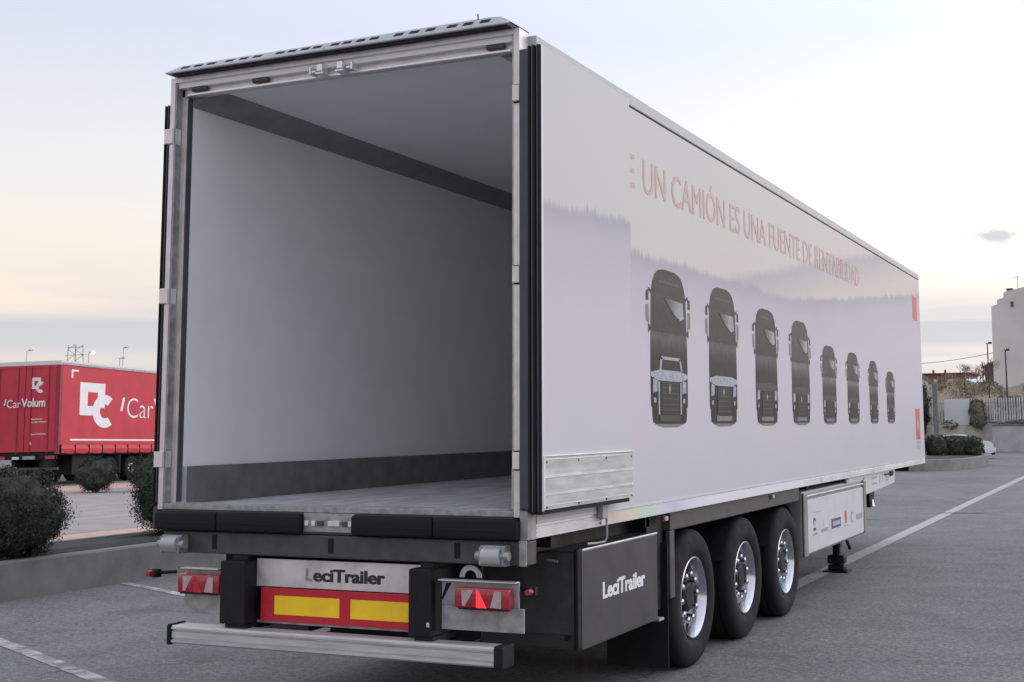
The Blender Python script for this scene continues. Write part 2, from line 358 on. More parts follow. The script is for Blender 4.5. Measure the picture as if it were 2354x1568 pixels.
def worn_line_mat():
    mt = bpy.data.materials.new('worn_line_paint'); mt.use_nodes = True; t = mt.node_tree; b = t.nodes['Principled BSDF']
    tcn = N(t, 'ShaderNodeTexCoord'); n1 = N(t, 'ShaderNodeTexNoise'); n1.inputs['Scale'].default_value = 4.5; n1.inputs['Detail'].default_value = 8; n1.inputs['Roughness'].default_value = 0.75
    t.links.new(tcn.outputs['Object'], n1.inputs[0])
    fac = ramp(t, n1.outputs[0], [(0.44, 0.0), (0.60, 1.0)])
    t.links.new(mixc(t, fac, (0.21, 0.205, 0.205), (0.60, 0.58, 0.57)), b.inputs['Base Color']); b.inputs['Roughness'].default_value = 0.85
    return mt
WLINE = worn_line_mat()
def strip(name, a, b, w, mat, z=0.004, seg=1):
    a = Vector((*a, z)); b = Vector((*b, z)); d = (b - a).normalized(); n = Vector((-d.y, d.x, 0)) * (w / 2); mb = MB()
    mb.quad(a - n, b - n, b + n, a + n); return mb.obj(name, mat, ground)
strip('parking_line', (0.74, 5.0), (0.70, 60), 0.20, PAINT)
strip('parking_line', (-7.2, 5.60), (-3.0, 3.82), 0.12, WLINE)
strip('parking_line', (-6.6, 2.77), (-1.2, 0.28), 0.13, WLINE)
strip('parking_line', (-15.3, -20), (-15.3, 60), 0.16, PAINT)
strip('parking_line', (-16.75, -20), (-16.75, 60), 0.12, PAINT)
strip('parking_line', (-18.65, -20), (-18.65, 60), 0.12, PAINT)
strip('paved_strip', (-11.3, -20), (-11.3, 60), 2.6, PEACH)
strip('paved_strip', (-25.75, -20), (-25.75, 60), 2.9, PEACH)
PALE = pm('pale_lot_paving', (0.34, 0.305, 0.285), 0.9, var=0.12, scale=1.5, bump=0.1, bscale=30)
strip('paved_lot', (-18.45, -20), (-18.45, 60), 11.6, PALE, z=0.0025)
CRK = pm('crack_filler', (0.07, 0.07, 0.07), 0.9)
mb = MB(); pts = [(0.55, 19.50), (0.8, 19.57), (1.0, 19.60), (1.2, 19.68), (1.40, 19.72)]
for p, q in zip(pts, pts[1:]): mb.quad((p[0], p[1] - .06, .009), (q[0], q[1] - .05, .009), (q[0], q[1] + .05, .009), (p[0], p[1] + .06, .009))
mb.obj('crack', CRK, ground)

# ------------------------------------------------------------------ foliage helpers
def leaf_cloud(n, rx, ry, rz, leaf, clumps, seed, squash=0.0, core=True, boxy=2.0):
    rnd = random.Random(seed); mb = MB()
    def surf():
        while True:
            v = Vector((rnd.gauss(0, 1), rnd.gauss(0, 1), rnd.gauss(0, 1)))
            if v.length > 1e-3: break
        v.normalize()
        k = (abs(v.x) ** boxy + abs(v.y) ** boxy + abs(v.z) ** boxy) ** (-1 / boxy)
        return v * k
    cs = []
    for _ in range(clumps):
        v = surf() * rnd.uniform(0.82, 0.98); cs.append((v, rnd.uniform(0.14, 0.30)))
    for i in range(n):
        if rnd.random() < 0.82:
            c, r = rnd.choice(cs); p = c + Vector((rnd.gauss(0, r * .34), rnd.gauss(0, r * .34), rnd.gauss(0, r * .34)))
        else: p = surf() * rnd.uniform(0.5, 0.98)
        P = Vector((p.x * rx, p.y * ry, p.z * rz))
        nrm = (p.normalized() + Vector((rnd.gauss(0, .6), rnd.gauss(0, .6), rnd.gauss(0, .6) + .2))).normalized()
        a = nrm.orthogonal().normalized(); a = (Matrix.Rotation(rnd.uniform(0, 6.28), 3, nrm) @ a); b = nrm.cross(a)
        l = leaf * rnd.uniform(0.6, 1.35); w = l * rnd.uniform(.35, .55)
        mb.quad(P - a * l * .5, P + b * w * .5 + nrm * l * .08, P + a * l * .5, P - b * w * .5 + nrm * l * .08)
    if core:
        bm = bmesh.new(); bmesh.ops.create_icosphere(bm, subdivisions=2, radius=1.0)
        for v in bm.verts:
            k = (abs(v.co.x) ** boxy + abs(v.co.y) ** boxy + abs(v.co.z) ** boxy) ** (-1 / boxy) if boxy != 2 else 1
            q = 0.88 * k * rnd.uniform(.86, 1.08); v.co = Vector((v.co.x * rx * q, v.co.y * ry * q, v.co.z * rz * q))
        mb.addbm(bm)
    return mb
def nocalc(mb, name, mat):
    me = bpy.data.meshes.new(name); me.from_pydata(mb.v, [], mb.f); me.materials.append(mat); return me
def shrub(name, label, loc, rx, ry, rz, n, leaf, clumps, seed, mat, group=None, boxy=2.0, cat='shrub', stem=True):
    t = thing(name, label, cat, loc, 0, group)
    o = link('crown', nocalc(leaf_cloud(n, rx, ry, rz, leaf, clumps, seed, boxy=boxy), 'crown', mat), t, loc=(0, 0, rz * 0.98))
    if stem:
        mb = MB(); rnd = random.Random(seed + 1)
        for k in range(4):
            a = rnd.uniform(0, 6.28); mb.cyl((0.05 * math.cos(a), 0.05 * math.sin(a), -.02), (rx * .4 * math.cos(a), ry * .4 * math.sin(a), rz * .8), .03, .015, 6)
        mb.obj('stem', BARK, t)
    return t

# ------------------------------------------------------------------ planters
def planter(name, label, poly, h, rim=0.14):
    """kerbed bed: poly anticlockwise (x,y)"""
    t = thing(name, label, 'planter')
    n = len(poly); P = [Vector((*p, 0)) for p in poly]; inner = []
    for i in range(n):
        a, b, c = P[i - 1], P[i], P[(i + 1) % n]
        d1 = (b - a).normalized(); d2 = (c - b).normalized(); n1 = Vector((-d1.y, d1.x, 0)); n2 = Vector((-d2.y, d2.x, 0))
        mv = (n1 + n2); mv = mv / max(0.3, (1 + n1.dot(n2))); inner.append(b + mv * rim)
    mb = MB(); e = 0.02
    inn2 = [p + (q - p).normalized() * e for p, q in zip(P, inner)]
    for i in range(n):
        j = (i + 1) % n; z = Vector((0, 0, 1))
        mb.quad(P[i], P[j], P[j] + z * (h - e), P[i] + z * (h - e))
        mb.quad(P[i] + z * (h - e), P[j] + z * (h - e), inn2[j] + z * h, inn2[i] + z * h)
        mb.quad(inn2[i] + z * h, inn2[j] + z * h, inner[j] + z * h, inner[i] + z * h)
        mb.quad(inner[i] + z * h, inner[j] + z * h, inner[j] + z * (h - .12), inner[i] + z * (h - .12))
    mb.obj('kerb', CONC, t)
    # soil: uneven fan
    so = MB(); cx = sum(p.x for p in inner) / n; cy = sum(p.y for p in inner) / n
    rings = 5; rnd = random.Random(n); grid = []
    for k in range(rings + 1):
        f = k / rings; row = []
        for p in inner:
            row.append((p.x + (cx - p.x) * f, p.y + (cy - p.y) * f, h - .05 + (0.03 * rnd.random() + 0.05 * min(1, f * 3) if k else 0)))
        grid.append(row)
    for k in range(rings):
        for i in range(n):
            j = (i + 1) % n; so.quad(grid[k][i], grid[k][j], grid[k + 1][j], grid[k + 1][i])
    so.obj('soil', SOIL, t, smooth=True)
    return t
planter('kerbed_planter', 'long concrete kerbed bed with round shrubs left of the white trailer',
        [(-6.65, -4), (-6.65, 0), (-6.65, 4), (-6.65, 8), (-6.65, 12), (-6.65, 17), (-6.9, 17.8), (-7.5, 18), (-8.0, 17.6), (-8.15, 17), (-8.15, 12), (-8.15, 8), (-8.15, 4), (-8.15, 0), (-8.15, -4)], 0.41)
isl = [(-9.5, 40.9), (-6.0, 40.2), (-4.2, 40.3), (-3.1, 41.0), (-2.3, 42.2), (-1.85, 44.0), (-1.70, 46.5), (-1.72, 49.0), (-2.1, 51.0), (-3.0, 52.0), (-4.6, 52.4), (-9.5, 52.4)]
planter('kerbed_island', 'rounded concrete island with clipped hedge bushes beyond the trailer front', isl, 0.42)

# shrubs in the left bed
shrub('round_shrub', 'large dark round shrub in the planter at the left picture edge', (-7.10, 4.12, .36), .60, .60, .52, 22000, .032, 240, 11, LEAF, 'shrubs in the left planter')
shrub('round_shrub', 'dark upright shrub in the planter half hidden by the trailer rear', (-7.32, 6.95, .36), .54, .54, .56, 18000, .032, 220, 12, LEAF, 'shrubs in the left planter')
shrub('round_shrub', 'low shrub whose top shows behind the large left shrub', (-13.0, 9.2, 0), .55, .5, .58, 6000, .05, 110, 13, LEAF, 'shrubs behind the left planter')
shrub('round_shrub', 'round shrub in front of the red trailer wheel, left of the hub', (-23.2, 21.4, 0.0), .58, .55, .52, 6000, .05, 110, 14, LEAF, 'shrubs before the red trailer')
shrub('round_shrub', 'round shrub in front of the red trailer nearest the white trailer', (-22.0, 22.3, 0.0), .66, .6, .53, 6000, .05, 110, 15, LEAF, 'shrubs before the red trailer')
# ------------------------------------------------------------------ the white semi-trailer
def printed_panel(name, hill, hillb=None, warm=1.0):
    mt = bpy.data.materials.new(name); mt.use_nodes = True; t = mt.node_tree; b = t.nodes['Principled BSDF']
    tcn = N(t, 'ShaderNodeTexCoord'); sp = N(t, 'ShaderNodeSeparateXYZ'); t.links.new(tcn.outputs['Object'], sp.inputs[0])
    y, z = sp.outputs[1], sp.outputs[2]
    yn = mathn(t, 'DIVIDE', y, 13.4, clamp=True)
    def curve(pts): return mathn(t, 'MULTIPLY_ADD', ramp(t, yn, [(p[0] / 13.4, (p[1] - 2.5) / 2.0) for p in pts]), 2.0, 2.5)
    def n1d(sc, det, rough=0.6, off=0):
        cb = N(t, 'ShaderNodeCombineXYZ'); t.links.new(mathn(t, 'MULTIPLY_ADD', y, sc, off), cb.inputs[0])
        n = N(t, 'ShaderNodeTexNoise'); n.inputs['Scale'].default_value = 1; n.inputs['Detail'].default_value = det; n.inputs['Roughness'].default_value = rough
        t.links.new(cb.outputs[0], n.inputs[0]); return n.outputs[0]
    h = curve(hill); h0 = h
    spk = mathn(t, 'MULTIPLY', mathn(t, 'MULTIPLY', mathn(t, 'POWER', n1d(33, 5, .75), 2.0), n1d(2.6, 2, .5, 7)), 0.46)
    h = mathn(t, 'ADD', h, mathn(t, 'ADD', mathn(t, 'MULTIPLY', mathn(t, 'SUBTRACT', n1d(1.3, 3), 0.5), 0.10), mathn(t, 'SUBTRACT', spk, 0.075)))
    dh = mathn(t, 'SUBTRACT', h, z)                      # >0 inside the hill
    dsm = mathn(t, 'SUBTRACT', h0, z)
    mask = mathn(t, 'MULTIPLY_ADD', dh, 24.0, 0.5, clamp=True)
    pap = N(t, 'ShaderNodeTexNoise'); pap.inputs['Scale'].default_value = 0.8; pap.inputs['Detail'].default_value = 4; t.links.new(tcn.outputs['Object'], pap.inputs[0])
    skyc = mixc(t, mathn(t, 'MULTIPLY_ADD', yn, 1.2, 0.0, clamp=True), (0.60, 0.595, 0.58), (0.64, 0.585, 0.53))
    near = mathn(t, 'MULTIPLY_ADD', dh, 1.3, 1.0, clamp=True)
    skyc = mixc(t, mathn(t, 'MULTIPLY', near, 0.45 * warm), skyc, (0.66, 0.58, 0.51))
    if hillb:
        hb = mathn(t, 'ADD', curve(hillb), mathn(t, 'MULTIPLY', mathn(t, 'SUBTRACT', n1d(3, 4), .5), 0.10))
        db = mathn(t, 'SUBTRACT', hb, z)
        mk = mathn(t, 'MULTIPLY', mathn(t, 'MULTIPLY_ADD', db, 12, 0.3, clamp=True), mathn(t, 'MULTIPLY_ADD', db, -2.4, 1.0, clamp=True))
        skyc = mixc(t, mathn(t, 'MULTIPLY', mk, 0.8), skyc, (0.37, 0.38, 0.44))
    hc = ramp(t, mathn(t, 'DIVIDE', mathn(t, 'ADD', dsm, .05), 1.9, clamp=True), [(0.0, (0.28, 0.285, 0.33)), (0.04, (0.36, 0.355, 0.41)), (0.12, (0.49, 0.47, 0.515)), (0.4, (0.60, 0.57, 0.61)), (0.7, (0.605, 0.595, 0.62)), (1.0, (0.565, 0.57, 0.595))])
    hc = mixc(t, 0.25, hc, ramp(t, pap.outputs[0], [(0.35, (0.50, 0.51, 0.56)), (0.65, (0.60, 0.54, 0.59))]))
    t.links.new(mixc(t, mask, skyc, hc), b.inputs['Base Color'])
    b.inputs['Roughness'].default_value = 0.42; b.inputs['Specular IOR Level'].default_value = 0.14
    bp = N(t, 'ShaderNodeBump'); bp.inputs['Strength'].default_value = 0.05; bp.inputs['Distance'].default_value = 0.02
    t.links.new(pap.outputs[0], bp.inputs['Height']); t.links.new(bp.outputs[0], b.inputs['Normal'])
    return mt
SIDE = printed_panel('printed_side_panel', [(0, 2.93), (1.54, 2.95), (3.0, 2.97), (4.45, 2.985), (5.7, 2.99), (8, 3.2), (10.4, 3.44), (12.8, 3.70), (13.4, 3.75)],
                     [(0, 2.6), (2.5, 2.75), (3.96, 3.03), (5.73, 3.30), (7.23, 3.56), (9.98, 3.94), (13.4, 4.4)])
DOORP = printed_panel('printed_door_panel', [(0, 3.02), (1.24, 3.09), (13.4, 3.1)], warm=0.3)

T = thing('semi_trailer', 'white box semi-trailer with open rear doors and printed side, centre of the picture', 'trailer')
L = 13.4; SL = 0.0028
def zs(y, z): return z + SL * y if z > 2 else z
def wall(sx, x0, x1, y0, y1, z0, z1):
    mb = MB(); mb.box((sx * x0, y0, z0), (sx * x1, y1, z1)); mb.v = [(x, y, zs(y, z)) for x, y, z in mb.v]; return mb
# shell
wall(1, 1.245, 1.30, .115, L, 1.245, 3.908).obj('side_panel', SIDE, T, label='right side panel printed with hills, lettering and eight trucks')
wall(-1, 1.245, 1.30, .115, L, 1.245, 3.908).obj('side_panel', WHITE, T)
wall(1, 1.17, 1.2445, .117, L - .1, 1.31, 3.95).obj('wall_lining', GRP, T)
wall(-1, 1.17, 1.2445, .117, L - .1, 1.31, 3.95).obj('wall_lining', GRP, T)
mb = MB(); mb.box((-1.2445, .02, 3.952), (1.2445, L, 3.999)); mb.v = [(x, y, zs(y, z)) for x, y, z in mb.v]; mb.obj('roof_panel', GRP, T)
for s in (1, -1):
    mb = MB(); mb.box((s * 1.246, .115, 3.920), (s * 1.304, L + .004, 4.003), .008); mb.v = [(x, y, zs(y, z)) for x, y, z in mb.v]
    mb.obj('roof_rail', pm('roof_rail_grey', (0.40, 0.40, 0.40), 0.4, 0.1, var=0.04) if s == 1 else MATS['roof_rail_grey'], T)
    mb = MB(); mb.box((s * 1.246, .115, 3.909), (s * 1.294, L - .01, 3.919)); mb.v = [(x, y, zs(y, z)) for x, y, z in mb.v]; mb.obj('rail_groove', BLACK, T)
mb = MB(); mb.box((-1.2445, L - .098, 1.31), (1.2445, L - .001, 3.95)); mb.obj('front_wall', GRP, T)
mb = MB(); mb.box((-1.244, .02, 1.20), (1.244, L, 1.308)); mb.obj('floor', FLOORM, T)
# floor ribs running to the front
mb = MB()
for i in range(46):
    x = -1.15 + i * .05; mb.box((x, .14, 1.309), (x + .018, L - .12, 1.313))
fr = mb.obj('floor_ribs', FLOORM, T); fr['kind'] = 'stuff'
for s in (1, -1):
    mb = MB(); mb.prism([(s * 1.169, 3.845), (s * 1.0, 3.951), (s * 1.169, 3.951)], lambda a, b, d: (a, d, zs(d, b)), .118, L - .1); mb.obj('ceiling_cove', COVE, T)
    mb = MB(); mb.box((s * 1.150, .128, 1.314), (s * 1.169, L - .12, 1.545)); mb.obj('kick_strip', KICK, T)
    mb = MB(); mb.box((s * 1.146, .1165, 1.309), (s * 1.1698, .127, 1.545)); mb.obj('lining_edge_trim', BRIGHT, T)
# rear frame: posts with a stepped profile
for s in (1, -1):
    prof = [(1.254, 0), (1.218, 0), (1.218, .060), (1.190, .060), (1.190, .072), (1.178, .072), (1.178, .115), (1.254, .115)]
    mb = MB(); mb.prism([(s * a, b) for a, b in prof], lambda a, b, d: (a, b, d), 1.20, 4.018); p = mb.obj('door_post', ALU, T)
    mb = MB(); mb.box((s * 1.2165, .004, 1.33), (s * 1.2075, .0595, 3.975)); mb.obj('post_gasket', ALUD, p)
    mb = MB(); mb.box((s * 1.1775, .074, 1.33), (s * 1.1705, .1145, 3.90)); mb.obj('post_gasket', SEAL, p)
hp = [(0, 4.018), (0, 3.986), (.060, 3.986), (.060, 3.905), (.115, 3.905), (.115, 4.018)]
mb = MB(); mb.prism(hp, lambda a, b, d: (d, a, b), -1.2175, 1.2175); hd = mb.obj('header_beam', ALU, T)
mb = MB(); mb.box((-1.17, .055, 3.955), (1.17, .0595, 3.984)); mb.obj('header_gasket', ALUD, hd)
mb = MB(); mb.box((-1.17, .052, 3.908), (1.17, .0595, 3.918)); mb.obj('header_lip', BRIGHT, hd)
for x in (-1.06, 1.08, -.58):
    mb = MB(); mb.bbox((x - .06, .03, 3.925), (x + .06, .0595, 3.96), .01); mb.obj('roof_marker_lamp', SEAL, hd)
for x in (-.10, .045):                                      # lock keepers on the header
    mb = MB(); mb.bbox((x - .022, -.012, 3.925), (x + .022, .0595, 3.975), .006); k = mb.obj('lock_keeper', BRIGHT, hd)
    mb = MB(); mb.bbox((x - .030, -.014, 3.909), (x + .030, .0595, 3.921), .003); mb.obj('keeper_foot', BRIGHT, k)
for x in (-.175, .125):
    mb = MB(); mb.bbox((x - .006, -.005, 3.915), (x + .008, .0595, 3.965), .003); mb.bbox((x + (.01 if x < 0 else -.04), .0, 3.925), (x + (.04 if x < 0 else -.01), .0595, 3.94), .003); mb.obj('lock_keeper', BRIGHT, hd)
# sill
SILLM = pm('worn_sill', (0.34, 0.34, 0.345), 0.5, 0.4, var=0.3, scale=22)
BARM = pm('dull_bar', (0.60, 0.59, 0.595), 0.45, 0.5, var=0.12, scale=12, stretch=(.4, 3, 3))
mb = MB(); mb.bbox((-1.217, -.004, 1.288), (1.217, .135, 1.322), .004); sl = mb.obj('rear_sill', SILLM, T)
mb = MB(); mb.box((-1.17, .02, 1.3225), (1.17, .125, 1.325)); mb.obj('sill_tread', ALUPL, sl)
mb = MB(); mb.box((-1.254, .0, 1.165), (1.254, .1, 1.287)); mb.obj('sill_backing', STEEL, T)
for a, b in ((-1.235, -.765), (-.760, -.150), (.200, .735), (.740, 1.262)):
    mb = MB(); mb.bbox((a, -.055, 1.168), (b, -.001, 1.280), .016, 3); q = mb.obj('rubber_buffer', BLACK, T, smooth=True)
    mb = MB(); mb.box((a + .04, -.0575, 1.215), (b - .04, -.0555, 1.222)); mb.obj('buffer_groove', BLKMET, q)
mb = MB(); mb.box((-.150, -.012, 1.180), (.200, -.001, 1.286)); lp = mb.obj('latch_plate', ALUD, T)
for x in (-.125, -.078, -.03, .045, .085, .14, .175):
    mb = MB(); w = .012 if x in (-.125, .175, -.078) else .02; mb.bbox((x - w, -.024, 1.213), (x + w, -.0125, 1.243), .003); mb.obj('latch_keeper', STEEL if x in (-.03, .14) else BRIGHT, lp)
mb = MB(); mb.bbox((1.256, -.004, 1.165), (1.305, .10, 1.325), .004); mb.obj('corner_casting', ALUD, T)
mb = MB(); mb.bbox((-1.300, .01, 1.165), (-1.256, .10, 1.300), .004); mb.obj('corner_casting', STEEL, T)
# bottom side rails (ribbed)
for s in (1, -1):
    prof = [(1.245, 1.168), (1.300, 1.168), (1.300, 1.180), (1.294, 1.184), (1.294, 1.190), (1.302, 1.194), (1.302, 1.204), (1.294, 1.208), (1.294, 1.213), (1.302, 1.217), (1.302, 1.228), (1.296, 1.232), (1.296, 1.2435), (1.245, 1.2435)]
    mb = MB(); mb.prism([(s * a, b) for a, b in prof], lambda a, b, d: (a, d, b), .11, L); mb.obj('bottom_rail', BRIGHT if s == 1 else ALU, T)
    mb = MB(); mb.box((s * 1.3005, .112, 1.246), (s * 1.3035, L, 1.262)); mb.obj('skirt_strip', WHITE, T)
def rainbow():  # iridescent light reflection painted as a colour ramp along the rail
    mt = bpy.data.materials.new('painted_rainbow_reflection'); mt.use_nodes = True; t = mt.node_tree; b = t.nodes['Principled BSDF']
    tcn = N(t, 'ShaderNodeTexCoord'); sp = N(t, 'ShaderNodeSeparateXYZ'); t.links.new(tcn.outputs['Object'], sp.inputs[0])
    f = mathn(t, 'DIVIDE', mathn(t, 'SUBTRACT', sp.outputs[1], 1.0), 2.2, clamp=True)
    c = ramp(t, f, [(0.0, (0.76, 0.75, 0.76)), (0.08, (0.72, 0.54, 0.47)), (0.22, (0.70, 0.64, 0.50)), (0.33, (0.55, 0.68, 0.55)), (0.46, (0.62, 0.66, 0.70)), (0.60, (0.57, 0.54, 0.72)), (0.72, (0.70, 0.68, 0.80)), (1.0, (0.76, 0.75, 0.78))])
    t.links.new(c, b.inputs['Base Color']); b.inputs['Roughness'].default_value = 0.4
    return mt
mb = MB(); mb.box((1.3025, 1.0, 1.170), (1.3045, 6.0, 1.240)); mb.obj('rail_reflection', rainbow(), T, label='pastel rainbow reflection painted as a strip on the bottom rail')
# doors folded against the sides
def door(s, y0, x_in):
    d = bpy.data.objects.new('rear_door', None); COL.objects.link(d); d.parent = T; d.empty_display_size = .1
    d['label'] = 'right rear door folded against the printed side' if s == 1 else 'left rear door folded against the far side'
    x0, x1 = x_in, x_in + .078; z0, z1 = 1.325, 3.885
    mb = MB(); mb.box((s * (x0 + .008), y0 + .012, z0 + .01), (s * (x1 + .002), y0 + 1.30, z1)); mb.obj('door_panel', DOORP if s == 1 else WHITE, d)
    mb = MB(); mb.box((s * x1, y0 - .001, z0), (s * (x1 + .0045), y0 + .018, z1)); mb.obj('door_trim', WHITE, d)
    for k in range(5):
        a = x0 + k * .0165; mb = MB(); mb.bbox((s * a, y0 - .006 * (k % 2 == 0) - .004, z0 - .005), (s * (a + .0125), y0 + .0115, z1 + .006 * (k % 2)), .003, 1); mb.obj('door_seal', SEAL if k % 2 else BLACK, d)
    mb = MB(); mb.box((s * (x0 + .002), y0 + .013, z0 - .018), (s * (x1 - .004), y0 + 1.25, z0 + .009)); mb.obj('bottom_seal', BLACK, d)
    return d, x1
dr, xo = door(1, -.056, 1.338)
door(-1, .135, 1.338)
mb = MB(); mb.box((1.262, -.02, 1.33), (1.334, .02, 3.885), .006); mb.obj('hinge_strip', SEAL, dr)
# kick plate on the door
kp = MB(); kp.box((xo + .0025, -.036, 1.332), (xo + .008, 1.222, 1.612)); kpo = kp.obj('kick_plate', ALUPL, dr)
mb = MB()
for z in (1.600, 1.512, 1.505, 1.418, 1.411, 1.355): mb.box((xo + .0085, -.034, z - .003), (xo + .0115, 1.220, z + .003))
mb.obj('plate_rib', BRIGHT, kpo)
mb = MB(); mb.bbox((xo + .0025, -.038, 1.613), (xo + .016, 1.224, 1.621), .002, 1); mb.bbox((xo + .0025, -.050, 1.332), (xo + .012, -.037, 1.621), .002, 1); mb.obj('plate_edge', BRIGHT, kpo)
for y in (-.015, .40, .80, 1.20):
    for z in (1.585, 1.345):
        mb = MB(); mb.cyl((xo + .008, y, z), (xo + .0125, y, z), .006, .006, 8); mb.obj('rivet', STEEL, kpo)
# door stop hook
mb = MB(); mb.bbox((1.31, .93, 1.215), (1.345, 1.00, 1.325), .004); mb.tube([(1.335, 1.01, 1.31), (1.335, 1.01, 1.10), (1.325, 1.0, 1.075), (1.30, .95, 1.07), (1.27, .86, 1.072)], .008); mb.obj('door_stop', ALUD, T)
# hinges on the posts
HM = pm('hinge_cast', (0.80, 0.74, 0.71), 0.5, 0.1, var=0.08)
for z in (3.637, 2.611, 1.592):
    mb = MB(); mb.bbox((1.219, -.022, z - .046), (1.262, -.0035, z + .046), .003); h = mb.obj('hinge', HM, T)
    mb = MB(); mb.box((1.219, -.0032, z - .054), (1.264, -.0006, z + .054)); mb.obj('hinge_shade_gap', BLACK, h)  # black sheet drawing the dark shadow gap round the hinge
    mb = MB(); mb.bbox((1.263, -.012, z - .047), (1.292, .03, z + .047), .004); mb.cyl((1.30, -.004, z - .047), (1.30, -.004, z + .047), .012, n=12); mb.obj('hinge_knuckle', STEEL, h)
    mb = MB(); mb.bbox((-1.285, -.016, z - .048), (-1.219, .002, z + .048), .003); h = mb.obj('hinge', HM, T)
    mb = MB(); mb.bbox((-1.215, .006, z - .05), (-1.2065, .05, z + .05), .003); mb.obj('hinge_bracket', BRIGHT, h)
# roof spoiler
SPOIL = pm('spoiler_grey', (0.50, 0.51, 0.54), 0.4, var=0.06)
pts = [(-1.235, 4.036), (-1.20, 4.058), (-1.13, 4.072), (1.10, 4.086), (1.16, 4.080), (1.21, 4.056), (1.235, 4.036)]
mb = MB()
for (xa, za), (xb, zb) in zip(pts, pts[1:]):
    def ring(x, z): return [(x, -.078, 4.028), (x, -.078, 4.034), (x, -.050, z), (x, .16, z + .003), (x, .16, 4.024)]
    a = ring(xa, za); b = ring(xb, zb)
    for i in range(5): j = (i + 1) % 5; mb.quad(a[i], a[j], b[j], b[i])
sp = mb.obj('roof_spoiler', SPOIL, T)
mb = MB(); mb.box((-1.20, -.055, 4.0185), (1.20, .10, 4.0275)); mb.obj('spoiler_underside', BLKMET, sp)
SX = [-1.09, -.988, -.883, -.741, -.632, -.528, -.358, -.267, -.17, -.083, .046, .131, .228, .323, .491, .597, .706, .849, .953, 1.063]
for x in SX:                                                # slots lie in the sloping front face
    zt = 4.078 + .006 * x; f = lambda a, b: (x + a + b * .012, -.078 + b * .028, 4.034 + b * (zt - 4.034))
    o = MB(); nn = Vector((0, -.85, .5)) * .0025
    P4 = [Vector(f(-.034, .36)), Vector(f(.028, .36)), Vector(f(.034, .74)), Vector(f(-.028, .74))]
    o.prism([(0, 0), (1, 0), (1, 1), (0, 1)], lambda a, b, d: tuple((P4[0] * (1 - a) * (1 - b) + P4[1] * a * (1 - b) + P4[2] * a * b + P4[3] * (1 - a) * b) + nn * d), -1.5, 1.0)
    o.obj('spoiler_slot', BLKMET, sp)
mb = MB(); mb.prism([(-.0795, 4.034), (-.0515, 4.078), (-.0500, 4.078), (-.078, 4.034)], lambda a, b, d: (d, a, b), -.022, -.019); mb.obj('spoiler_seam', STEEL, sp)
mb = MB(); mb.tube([(1.02, -.05, 4.05), (1.015, -.05, 4.115)], .004, 6); mb.obj('flap_pin', BLKMET, sp)

# rear cross beam, rollers, lamps
mb = MB(); mb.bbox((-1.20, -.002, 1.030), (1.298, .12, 1.160), .008); bm_ = mb.obj('rear_cross_beam', STEEL, T)
for x in (-.805, .036, .870):
    mb = MB(); mb.bbox((x - .019, -.0045, 1.058), (x + .019, .004, 1.142), .002, 1); mb.obj('beam_slot', BLACK, bm_)
mb = MB(); mb.bbox((1.255, -.012, 1.028), (1.300, -.0025, 1.165), .003); mb.obj('beam_end_plate', ALUD, bm_)
for s, xc in ((1, 1.125), (-1, -1.075)):
    mb = MB(); mb.cyl((xc - .055, -.065, 1.085), (xc + .055, -.065, 1.085), .048, n=24); ro = mb.obj('dock_roller', ALUPL, T, smooth=True)
    mb = MB()
    for e in (-1, 1):
        mb.cyl((xc + e * .057, -.065, 1.085), (xc + e * .100, -.065, 1.085), .030, .024, 16)
        mb.bbox((xc + e * .066 - .008, -.09, 1.035), (xc + e * .066 + .008, -.002, 1.132), .004)
    mb.bbox((xc - .075, -.07, 1.128), (xc + .075, -.002, 1.140), .004); mb.bbox((xc - .075, -.07, 1.030), (xc + .075, -.002, 1.040), .004)
    mb.obj('roller_bracket', ALUD, ro)
for x0, x1 in ((-.70, -.52), (.60, .745)):
    mb = MB(); mb.bbox((x0, -.07, .635), (x1, .30, 1.0), .008); mb.box((x0 + .03, -.05, .60), (x1, .28, .634)); mb.box((x0 + .05, -.02, .9995), (x1 - .02, .25, 1.029)); br = mb.obj('bumper_bracket', BLKMET, T)
    if x0 > 0:
        mb = MB(); mb.bbox((x0 + .12, -.075, .69), (x0 + .138, -.0705, .715), .003); mb.obj('bracket_bolt', ALU, br)
# maker plate and reflector board
mb = MB(); mb.bbox((-.52, .040, .848), (.640, .052, 1.010), .003); pl = mb.obj('maker_plate', ALU, T)
lettering('maker_lettering', 'eciTrailer', (-.112, .0385, .893), (1, 0, 0), (0, 0, 1), .490, .068, INK, pl, bold=.028, strike=.020, label='bold black lettering reading eciTrailer')
lettering('maker_lettering', 'L', (-.165, .0385, .893), (1, 0, 0), (0, 0, 1), .042, .068, INKF, pl, bold=.028, strike=.020, label='letter L worn to grey')
mb = MB(); mb.bbox((-.480, .032, .650), (.640, .046, .843), .003); rb = mb.obj('reflector_board', REDREF, T)
mb = MB(); mb.box((-.378, .029, .692), (.078, .0315, .800)); mb.obj('yellow_reflector', YEL, rb)
mb = MB(); mb.box((.155, .029, .692), (.600, .0315, .800)); mb.obj('yellow_reflector', YEL, rb)
mb = MB(); mb.bbox((-.52, .05, .635), (.64, .065, .650), .002); mb.obj('board_shelf', ALUD, T)
